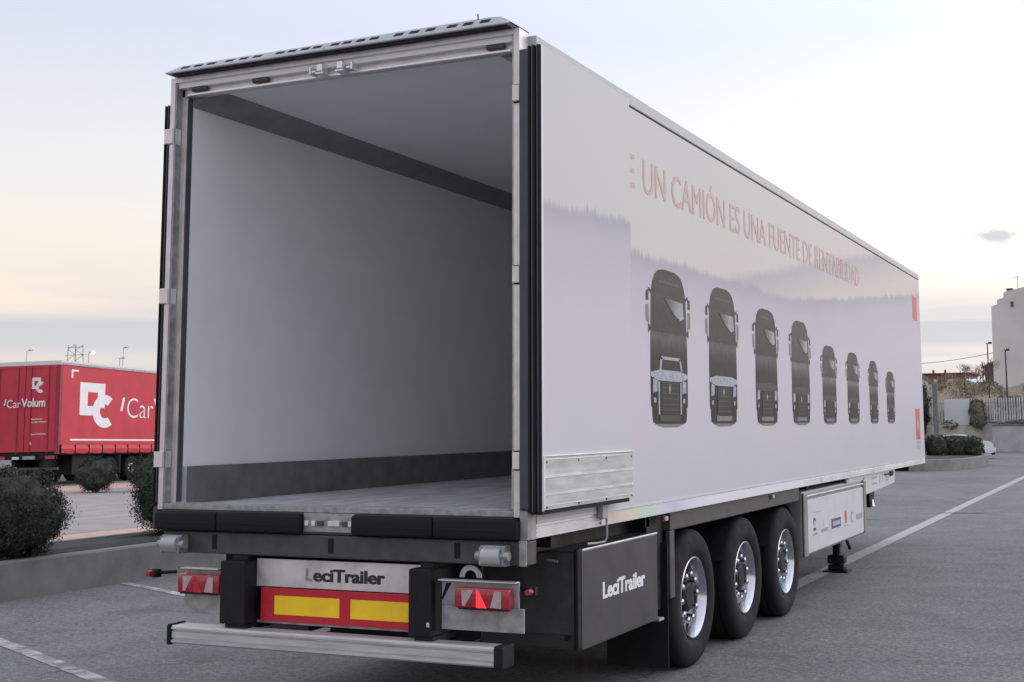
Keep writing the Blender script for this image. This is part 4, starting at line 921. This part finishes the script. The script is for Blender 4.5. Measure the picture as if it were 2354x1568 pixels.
ME_N2 = ME_N2.mesh('lug_ring', BRIGHT)
for k, y in enumerate((2.95, 4.27, 5.59)):
    for s in (1, -1):
        w = bpy.data.objects.new('wheel', None); COL.objects.link(w); w.parent = RT; w.location = (-1.25 + s * 1.04, y, .44 + .016 * y); w.rotation_euler = (0, 0, 0 if s == 1 else math.pi)
        link('tyre', ME_T2, w); link('rim', ME_R2, w); link('lug_ring', ME_N2, w)
    mb = MB(); mb.box((-.42, y + .56, .35), (-.02, y + .575, .98)); mb.obj('mud_flap', STEEL, RT)
mb = MB(); mb.box((-2.3, 1.2, .35), (-.30, 2.3, .995)); mb.obj('pallet_box', BLKMET, RT)
cw = thing('marker_cone', 'small white cone on the paving beside the red trailer wheel', 'cone', (-26.6, 24.4, 0.004))
mb = MB(); mb.cyl((0, 0, .025), (0, 0, .24), .085, .02, 14); mb.obj('cone_body', WHITEL, cw, smooth=True)
mb = MB(); mb.bbox((-.13, -.13, 0), (.13, .13, .025), .006); mb.obj('cone_base', WHITEL, cw)

# ------------------------------------------------------------------ far left: lamps and pylon
def lamp(label, x, y, h, r, mat, lit=False, group='street lamps', arm=1.0, base=0.0, double=False):
    t = thing('street_lamp', label, 'street lamp', (x, y, base), 0, group)
    mb = MB(); mb.cyl((0, 0, 0), (0, 0, h), r, r * .6, 8); mb.obj('pole', mat, t)
    mb = MB(); mb.tube([(0, 0, h), (arm, 0, h + .05)], r * .5, 6)
    if double: mb.tube([(0, 0, h), (-arm * .6, 0, h + .05)], r * .5, 6)
    mb.obj('arm', mat, t)
    mb = MB(); hw = .20 if h > 7.5 else .12
    mb = MB(); mb.bbox((arm - hw, -.12, h - .02), (arm + hw, .12, h + .12), .04); mb.obj('lamp_head', mat, t)
    if lit:
        bm = bmesh.new(); bmesh.ops.create_icosphere(bm, subdivisions=2, radius=.15); 
        for v in bm.verts: v.co = v.co + Vector((arm + .25, -.15, h - .02))
        q = MB(); q.addbm(bm); q.obj('bulb', LAMPON, t, smooth=True)
    return t
lamp('lit street lamp above the red trailer roof', -88.2, 84.9, 9.1, .07, POLEG, True, arm=.45)
lamp('unlit tall street lamp right of the lit one', -85.1, 86.1, 9.5, .05, POLEG, arm=.35)
lamp('short lamp post right of the lit one', -85.4, 86.0, 8.5, .06, POLEG, arm=.4, double=True)
lamp('thin street lamp above the red trailer rear doors', -93.5, 82.4, 9.3, .05, POLEG, arm=.5)
PYLM = pm('galvanised_lattice', (0.24, 0.22, 0.21), 0.6)
py_ = thing('lattice_pylon', 'lattice power pylon rising behind the red trailer', 'pylon', (-89.2, 84.2, 0))
for x, y in ((-.45, -.45), (.45, -.45), (.45, .45), (-.45, .45)):
    mb = MB(); mb.cyl((x * 1.7, y * 1.7, 0), (x, y, 9.8), .035, .03, 6); mb.obj('leg', PYLM, py_)
for k in range(14):
    z = 3 + k * .49; mb = MB(); s = 1 if k % 2 else -1; mb.cyl((-.5 * s, -.5, z), (.5 * s, -.5, z + .49), .022, n=5); mb.cyl((-.5 * s, .5, z), (.5 * s, .5, z + .49), .022, n=5); mb.obj('lattice_brace', PYLM, py_)
for z, w in ((9.6, 1.0), (8.85, 1.25), (7.9, 1.35)):
    mb = MB(); mb.box((-w, -.06, z), (w, .06, z + .035)); mb.obj('cross_arm', PYLM, py_)

# ------------------------------------------------------------------ far right
# bank
def bank_h(x, y):
    f = max(0, min(1, (y - 76) / 14)); return 1.0 + 3.5 * f + .45 * math.sin(x * .8 + y * .3) * f + .35 * math.sin(x * 2.1 + y * .5) * f
mb = MB(); nx, ny = 60, 22; k0 = len(mb.v)
for j in range(ny):
    for i in range(nx):
        x = -45 + i * 1.6; y = 75.5 + j * 4.0 if j > 8 else 75.5 + j * 2.0
        mb.v.append((x, y, bank_h(x, y)))
for j in range(ny - 1):
    for i in range(nx - 1):
        mb.f.append((j * nx + i, j * nx + i + 1, (j + 1) * nx + i + 1, (j + 1) * nx + i)); mb.mi.append(0)
bk = struct(mb.obj('hillside', DRY, smooth=True)); bk['label'] = 'scrubby bank behind the fence'
# dry tussocks on the bank
mb = MB(); rnd = random.Random(3)
for i in range(16000):
    x = rnd.uniform(-22, 8); y = rnd.uniform(76.5, 92); z = bank_h(x, y); h = rnd.uniform(.06, .26) * (1.6 if math.sin(x * 1.7) + math.sin(y * 1.1 + x) > .6 else .7); a = rnd.uniform(0, 6.28); w = rnd.uniform(.03, .09)
    dx, dy = math.cos(a) * w, math.sin(a) * w; lx, ly = rnd.gauss(0, .15), rnd.gauss(0, .15)
    mb.quad((x - dx, y - dy, z - .05), (x + dx, y + dy, z - .05), (x + lx + dx * .3, y + ly + dy * .3, z + h), (x + lx - dx * .3, y + ly - dy * .3, z + h))
gr = link('dry_grass', nocalc(mb, 'dry_grass', DRY)); struct(gr, 'stuff'); gr['label'] = 'dry grass tussocks on the bank'; gr['category'] = 'grass'
rnd = random.Random(5)
for i, (x, y, r, mat, lab) in enumerate([(-7.6, 80, .9, DRY, 'straw coloured bush on the bank, leftmost'), (-6.2, 81, 1.0, DRYG, 'olive bush on the bank under the bare tree'), (-5.0, 80, .9, DRY, 'straw coloured bush on the bank beside the lamp pole'),
        (-4.0, 82, .95, DRYG, 'olive bush on the bank below the plaster wall'), (-2.9, 80.5, .8, DRY, 'dry bush on the bank at the right picture edge'), (-5.5, 77.5, .7, DRYG, 'dark ivy bush leaning over the fence gap')]):
    s = shrub('bank_bush', lab, (x, y, bank_h(x, y) - .3), r, r * .8, r * .62, 4000, .09, 70, 60 + i, mat, 'bushes on the bank', cat='bush', stem=False)
# walls
w = thing('retaining_wall', 'grey concrete retaining wall under the fence at right', 'wall')
mb = MB(); mb.bbox((-4.05, 72.6, 0), (8, 73.0, 1.56), .02); mb.obj('wall_body', CONC2, w)
mb = MB(); mb.bbox((-4.12, 72.52, 1.561), (8, 73.08, 1.62), .01); mb.obj('coping', CONC, w)
w = thing('rendered_wall', 'beige rendered wall behind the hedge', 'wall')
mb = MB(); mb.bbox((-14, 73.6, 0), (-4.06, 74.0, 1.56), .02); mb.obj('wall_body', BEIGE, w)
for x in (-8.0, -5.75, -4.7): 
    mb = MB(); mb.box((x, 73.55, 0), (x + .12, 73.599, 1.54)); mb.obj('pilaster', CONC2, w)
# picket fence
f = thing('slat_fence', 'pale vertical slat fence on top of the wall at right', 'fence')
mb = MB(); mb.bbox((0, 0, 0), (.085, .02, 1.62), .004, 1); ME_SL = mb.mesh('slat', FENCEM)
rnd = random.Random(9)
for i in range(72):
    x = -7.9 + i * .15
    if -5.35 < x < -4.55 and rnd.random() < .75: continue
    o = link('slat', ME_SL, f, loc=(x + rnd.uniform(-.012, .012), 73.2 if x > -4.1 else 73.7, 1.60 + rnd.uniform(-.02, .02)))
for z in (1.9, 2.9):
    mb = MB(); mb.box((-8, 73.74, z), (-4.1, 73.78, z + .05)); mb.box((-4.1, 73.24, z), (3, 73.28, z + .05)); mb.obj('rail', STEEL, f)
mb = MB(); mb.box((-6.95, 73.66, 1.62), (-5.45, 73.695, 3.20)); mb.obj('backing_sheet', pm('white_sheet', (0.66, 0.67, 0.69), 0.5, var=0.03), f)
iv = thing('ivy_clump', 'dark ivy hanging over the gap in the slat fence', 'ivy', (-4.95, 73.3, 1.3))
link('foliage', nocalc(leaf_cloud(1500, .55, .35, 1.0, .13, 40, 88, core=True), 'foliage', DRYG), iv, loc=(0, 0, .9))
iv = thing('ivy_clump', 'dark creeper low on the slat fence above the beige wall', 'ivy', (-6.6, 73.4, 1.2))
link('foliage', nocalc(leaf_cloud(500, .5, .2, .30, .10, 26, 89, core=False), 'foliage', DRYG), iv, loc=(0, 0, .4))
iv = thing('ivy_strip', 'dark weeds along the top of the grey retaining wall', 'weeds', (-2.0, 72.9, 1.62))
link('foliage', nocalc(leaf_cloud(1800, 2.6, .2, .16, .10, 80, 90, core=False), 'foliage', DRYG), iv, loc=(0, 0, .1))
# grey posts and conifer at trailer front
gp = thing('gate_post', 'weathered grey post with slanting brace beyond the trailer front', 'post', (-7.05, 70.8, 0))
mb = MB(); mb.bbox((-.14, -.14, 0), (.14, .14, 4.15), .02); mb.obj('post', GREYM, gp)
mb = MB(); mb.prism([(-.1, 4.15), (.1, 3.9), (-.9, 4.5), (-.95, 4.85)], lambda a, b, d: (a, d, b), -.08, .08); mb.obj('brace', GREYM, gp)
cf = thing('conifer', 'dark conifer showing beside the trailer front edge', 'tree', (-8.3, 72.2, 0))
link('crown', nocalc(leaf_cloud(2600, .75, .75, 2.3, .16, 90, 77, boxy=1.6), 'crown', LEAFD), cf, loc=(0, 0, 2.6))
mb = MB(); mb.cyl((0, 0, 0), (0, 0, 1.2), .12, .09, 8); mb.obj('trunk', BARK, cf)
# hedge bushes on the island
for i, (x, y, rx_, ry_, rz_, lab) in enumerate([(-4.35, 46.6, .44, .5, .52, 'clipped hedge bush nearest the trailer front, first of four'), (-3.58, 47.2, .48, .5, .46, 'second clipped hedge bush from the trailer front'),
        (-2.98, 47.8, .48, .5, .45, 'third clipped hedge bush from the trailer front'), (-2.34, 48.4, .48, .5, .44, 'clipped hedge bush at the rounded island end, nearest the white car')]):
    shrub('hedge_bush', lab, (x, y, .34), rx_, ry_, rz_, 6000, .05, 110, 30 + i, LEAF2, 'hedge bushes on the island', boxy=3.2)
st = thing('stone', 'pale stone between the hedge bushes on the island', 'stone', (-3.88, 45.9, .37))
bm = bmesh.new(); bmesh.ops.create_icosphere(bm, subdivisions=2, radius=.13); rnd = random.Random(2)
for v in bm.verts: v.co = Vector((v.co.x * 1.3, v.co.y, v.co.z * .7)) * rnd.uniform(.8, 1.15)
mb = MB(); mb.addbm(bm); mb.obj('stone_body', SHUT, st)
# white car
C0 = thing('parked_car', 'white hatchback parked behind the hedge island', 'car', (-4.37, 57.6, 0), R(8))
side = [(-1.95, .30), (-1.97, .55), (-1.85, .72), (-1.0, .80), (-.45, 1.12), (.15, 1.20), (.75, 1.16), (1.35, .90), (1.78, .84), (1.92, .74), (1.95, .50), (1.90, .30)]
mb = MB()
prof2 = side
mb.prism(prof2, lambda a, b, d: (a, d * (1 - max(0, b - .75) * .35), b), -.78, .78); mb.obj('body', CARW, C0)
mb = MB(); mb.prism([(.78, 1.125), (1.30, .905), (1.33, .92), (.80, 1.145)], lambda a, b, d: (a, d, b + .012), -.58, .58); mb.obj('rear_window', GLASSD, C0)
for s in (-1, 1):
    mb = MB(); mb.prism([(-.85, .83), (-.42, 1.08), (.12, 1.15), (.70, 1.10), (1.15, .90), (.9, .84)], lambda a, b, d: (a, s * (.775 - max(0, b - .75) * .27 + d), b), 0, .012); mb.obj('side_window', GLASSD, C0)
    mb = MB(); mb.bbox((1.88, s * .62 - .14, .60), (1.96, s * .62 + .14, .74), .02); mb.obj('tail_lamp', REDLENS, C0)
mb = MB(); mb.bbox((1.84, -.76, .32), (2.02, .76, .52), .05); mb.obj('rear_bumper', CARW, C0)
mb = MB(); mb.bbox((1.955, -.25, .56), (1.972, .25, .66), .004); mb.obj('number_plate', WHITEL, C0)
mb = MB(); mb.bbox((1.84, -.70, .20), (1.98, .70, .319), .02); mb.obj('lower_valance', BLACK, C0)
ME_CT = MB().lathe([(.18, .09), (.28, .10), (.31, .07), (.31, -.07), (.28, -.10), (.18, -.09)], 28).mesh('tyre', TYRE, True)
ME_CR = MB().lathe([(.19, .09), (.17, .05), (.05, .08), (.001, .08)], 20).mesh('rim', ALU, True)
for x in (-1.22, 1.22):
    for s in (-1, 1):
        w = bpy.data.objects.new('wheel', None); COL.objects.link(w); w.parent = C0; w.location = (x, s * .72, .31); w.rotation_euler = (0, 0, s * math.pi / 2)
        link('tyre', ME_CT, w); link('rim', ME_CR, w)
# plaster building
B = thing('plaster_building', 'tall pink-grey plaster building with stepped parapet at right', 'building')
poly = [(-6.50, 3.5), (-6.43, 10.95), (-5.96, 11.11), (-5.96, 11.47), (-5.46, 11.63), (-5.46, 12.02), (-5.23, 12.10), (-3.87, 12.40), (2.0, 13.6), (9, 13.6), (9, 3.5)]
mb = MB(); mb.prism(poly, lambda a, b, d: (a, d, b), 98, 116); mb.obj('wall', PLASTER, B)
mb = MB(); mb.bbox((-5.23, 98.3, 12.0), (-4.80, 98.9, 12.30), .02); mb.box((-5.27, 98.25, 12.301), (-4.76, 98.95, 12.37)); mb.obj('chimney', BRICKM, B)
wd = MB(); wd.box((-4.95, 97.98, 10.85), (-4.72, 97.999, 11.27)); wo_ = wd.obj('window', GLASSD, B)
mb = MB(); mb.box((-4.98, 97.95, 10.80), (-4.69, 97.999, 10.848)); mb.box((-4.98, 97.95, 11.272), (-4.69, 97.999, 11.30)); mb.obj('window_frame', SHUT, wo_)
at = thing('roof_antenna', 'thin television antenna on the plaster building roof', 'antenna', (-4.38, 98.5, 12.25))
mb = MB(); mb.cyl((0, 0, 0), (0, 0, 1.10), .022, n=6); mb.obj('mast', POLE, at)
mb = MB(); mb.cyl((-.35, 0, .98), (.12, 0, 1.05), .016, n=5)
for k in range(5): mb.cyl((-.32 + k * .09, -.12, .985 + k * .014), (-.32 + k * .09, .12, .985 + k * .014), .008, n=4)
mb.obj('aerial', POLE, at)
# mauve house
H = thing('mauve_house', 'small mauve brown house against the plaster building', 'house')
mb = MB(); mb.prism([(-8.25, 3.2), (-8.25, 6.50), (-7.2, 6.95), (-5.5, 7.3), (-5.5, 3.2)], lambda a, b, d: (a, d, b), 108, 118); mb.obj('wall', PURP, H)
mb = MB(); mb.prism([(-8.45, 6.45), (-7.2, 7.0), (-5.5, 7.36), (-5.5, 7.50), (-7.25, 7.12), (-8.5, 6.55)], lambda a, b, d: (a, d, b), 107.6, 118.4); mb.obj('roof', ROOFM, H)
for x, z in ((-7.6, 5.6), (-6.9, 5.6)):
    wd = MB(); wd.box((x, 107.97, z), (x + .4, 107.998, z + .6)); wd.obj('window', GLASSD, H)
# long brown house
H = thing('long_brick_house', 'long low brown house with red roof line beyond the bank', 'house')
mb = MB(); mb.box((-24, 126, 3), (-12.2, 136, 6.75)); mb.obj('wall', BRICKM, H)
mb = MB(); mb.prism([(125.6, 6.76), (131, 7.0), (136.4, 6.76)], lambda a, b, d: (d, a, b), -24.4, -11.8); rf = mb.obj('roof', ROOFM, H)
for x in (-15.6, -14.4, -17.4):
    mb = MB(); mb.box((x, 127, 6.8), (x + .2, 127.3, 7.15)); mb.obj('chimney', BRICKM, rf)
for x in (-18.1, -16.75, -15.35, -13.95):
    wd = MB(); wd.box((x, 125.96, 5.55), (x + .85, 125.998, 6.15)); q = wd.obj('window', SHUT, H)
    mb = MB(); mb.box((x - .05, 125.90, 5.48), (x + .9, 125.998, 5.548)); mb.obj('sill', CONC2, q)
# small pale van/house glimpse between trees
H = thing('pale_house', 'low pale house glimpsed between the bare trees', 'house')
mb = MB(); mb.box((-11.2, 119, 3), (-9.0, 122, 5.55)); mb.obj('wall', SHUT, H)
mb = MB(); mb.prism([(118.7, 5.56), (120.5, 5.95), (122.3, 5.56)], lambda a, b, d: (d, a, b), -11.4, -8.8); mb.obj('roof', WHITE, H)
# bare trees
def bare_tree(label, loc, h, seed):
    t = thing('bare_tree', label, 'tree', loc, 0, 'bare trees on the bank'); rnd = random.Random(seed); tr = MB(); cr = MB()
    def grow(p, d, l, r, lev):
        q = p + d * l; (tr if lev < 1 else cr).cyl(p, q, r, r * .7, 5 if lev < 3 else 3, caps=False)
        if lev >= 5: return
        for k in range(3 if lev < 4 else 2):
            nd = (d + Vector((rnd.gauss(0, .5), rnd.gauss(0, .5), rnd.gauss(.12, .3)))).normalized(); grow(q if k else p + d * l * .75, nd, l * rnd.uniform(.6, .82), r * .62, lev + 1)
    grow(Vector((0, 0, 0)), Vector((0, 0, 1)), h * .27, h * .02, 0); grow(Vector((.1, 0, 0)), Vector((.25, 0, 1)).normalized(), h * .24, h * .016, 0)
    tr.obj('trunk', BARK, t); me = bpy.data.meshes.new('crown'); me.from_pydata(cr.v, [], cr.f); me.materials.append(TWIG); link('crown', me, t)
bare_tree('bare twiggy tree on the bank left of the lamp pole', (-7.6, 89, 4.2), 2.7, 21)
bare_tree('bare reddish tree beside the mauve house', (-6.4, 90, 4.3), 2.9, 22)
bare_tree('low bare tree between the two taller bare trees', (-7.0, 91.5, 4.3), 2.0, 23)
lamp('dark street lamp in front of the mauve house', -5.35, 84, 7.15, .06, POLE, arm=.18, double=True, group='street lamps on the right')
lamp('dark street lamp in front of the plaster wall', -3.75, 79.5, 6.40, .07, POLE, arm=.15, double=True, group='street lamps on the right')
pw = thing('overhead_cable', 'thin overhead cable crossing the sky to the plaster building', 'cable')
mb = MB(); A = Vector((-15, 96.5, 6.5)); Bv = Vector((-6.45, 98.2, 7.25)); pts = []
for i in range(17):
    f_ = i / 16; p = A.lerp(Bv, f_); p.z -= .28 * math.sin(math.pi * f_); pts.append(p)
mb.tube(pts, .022, 5); mb.obj('wire', POLE, pw)
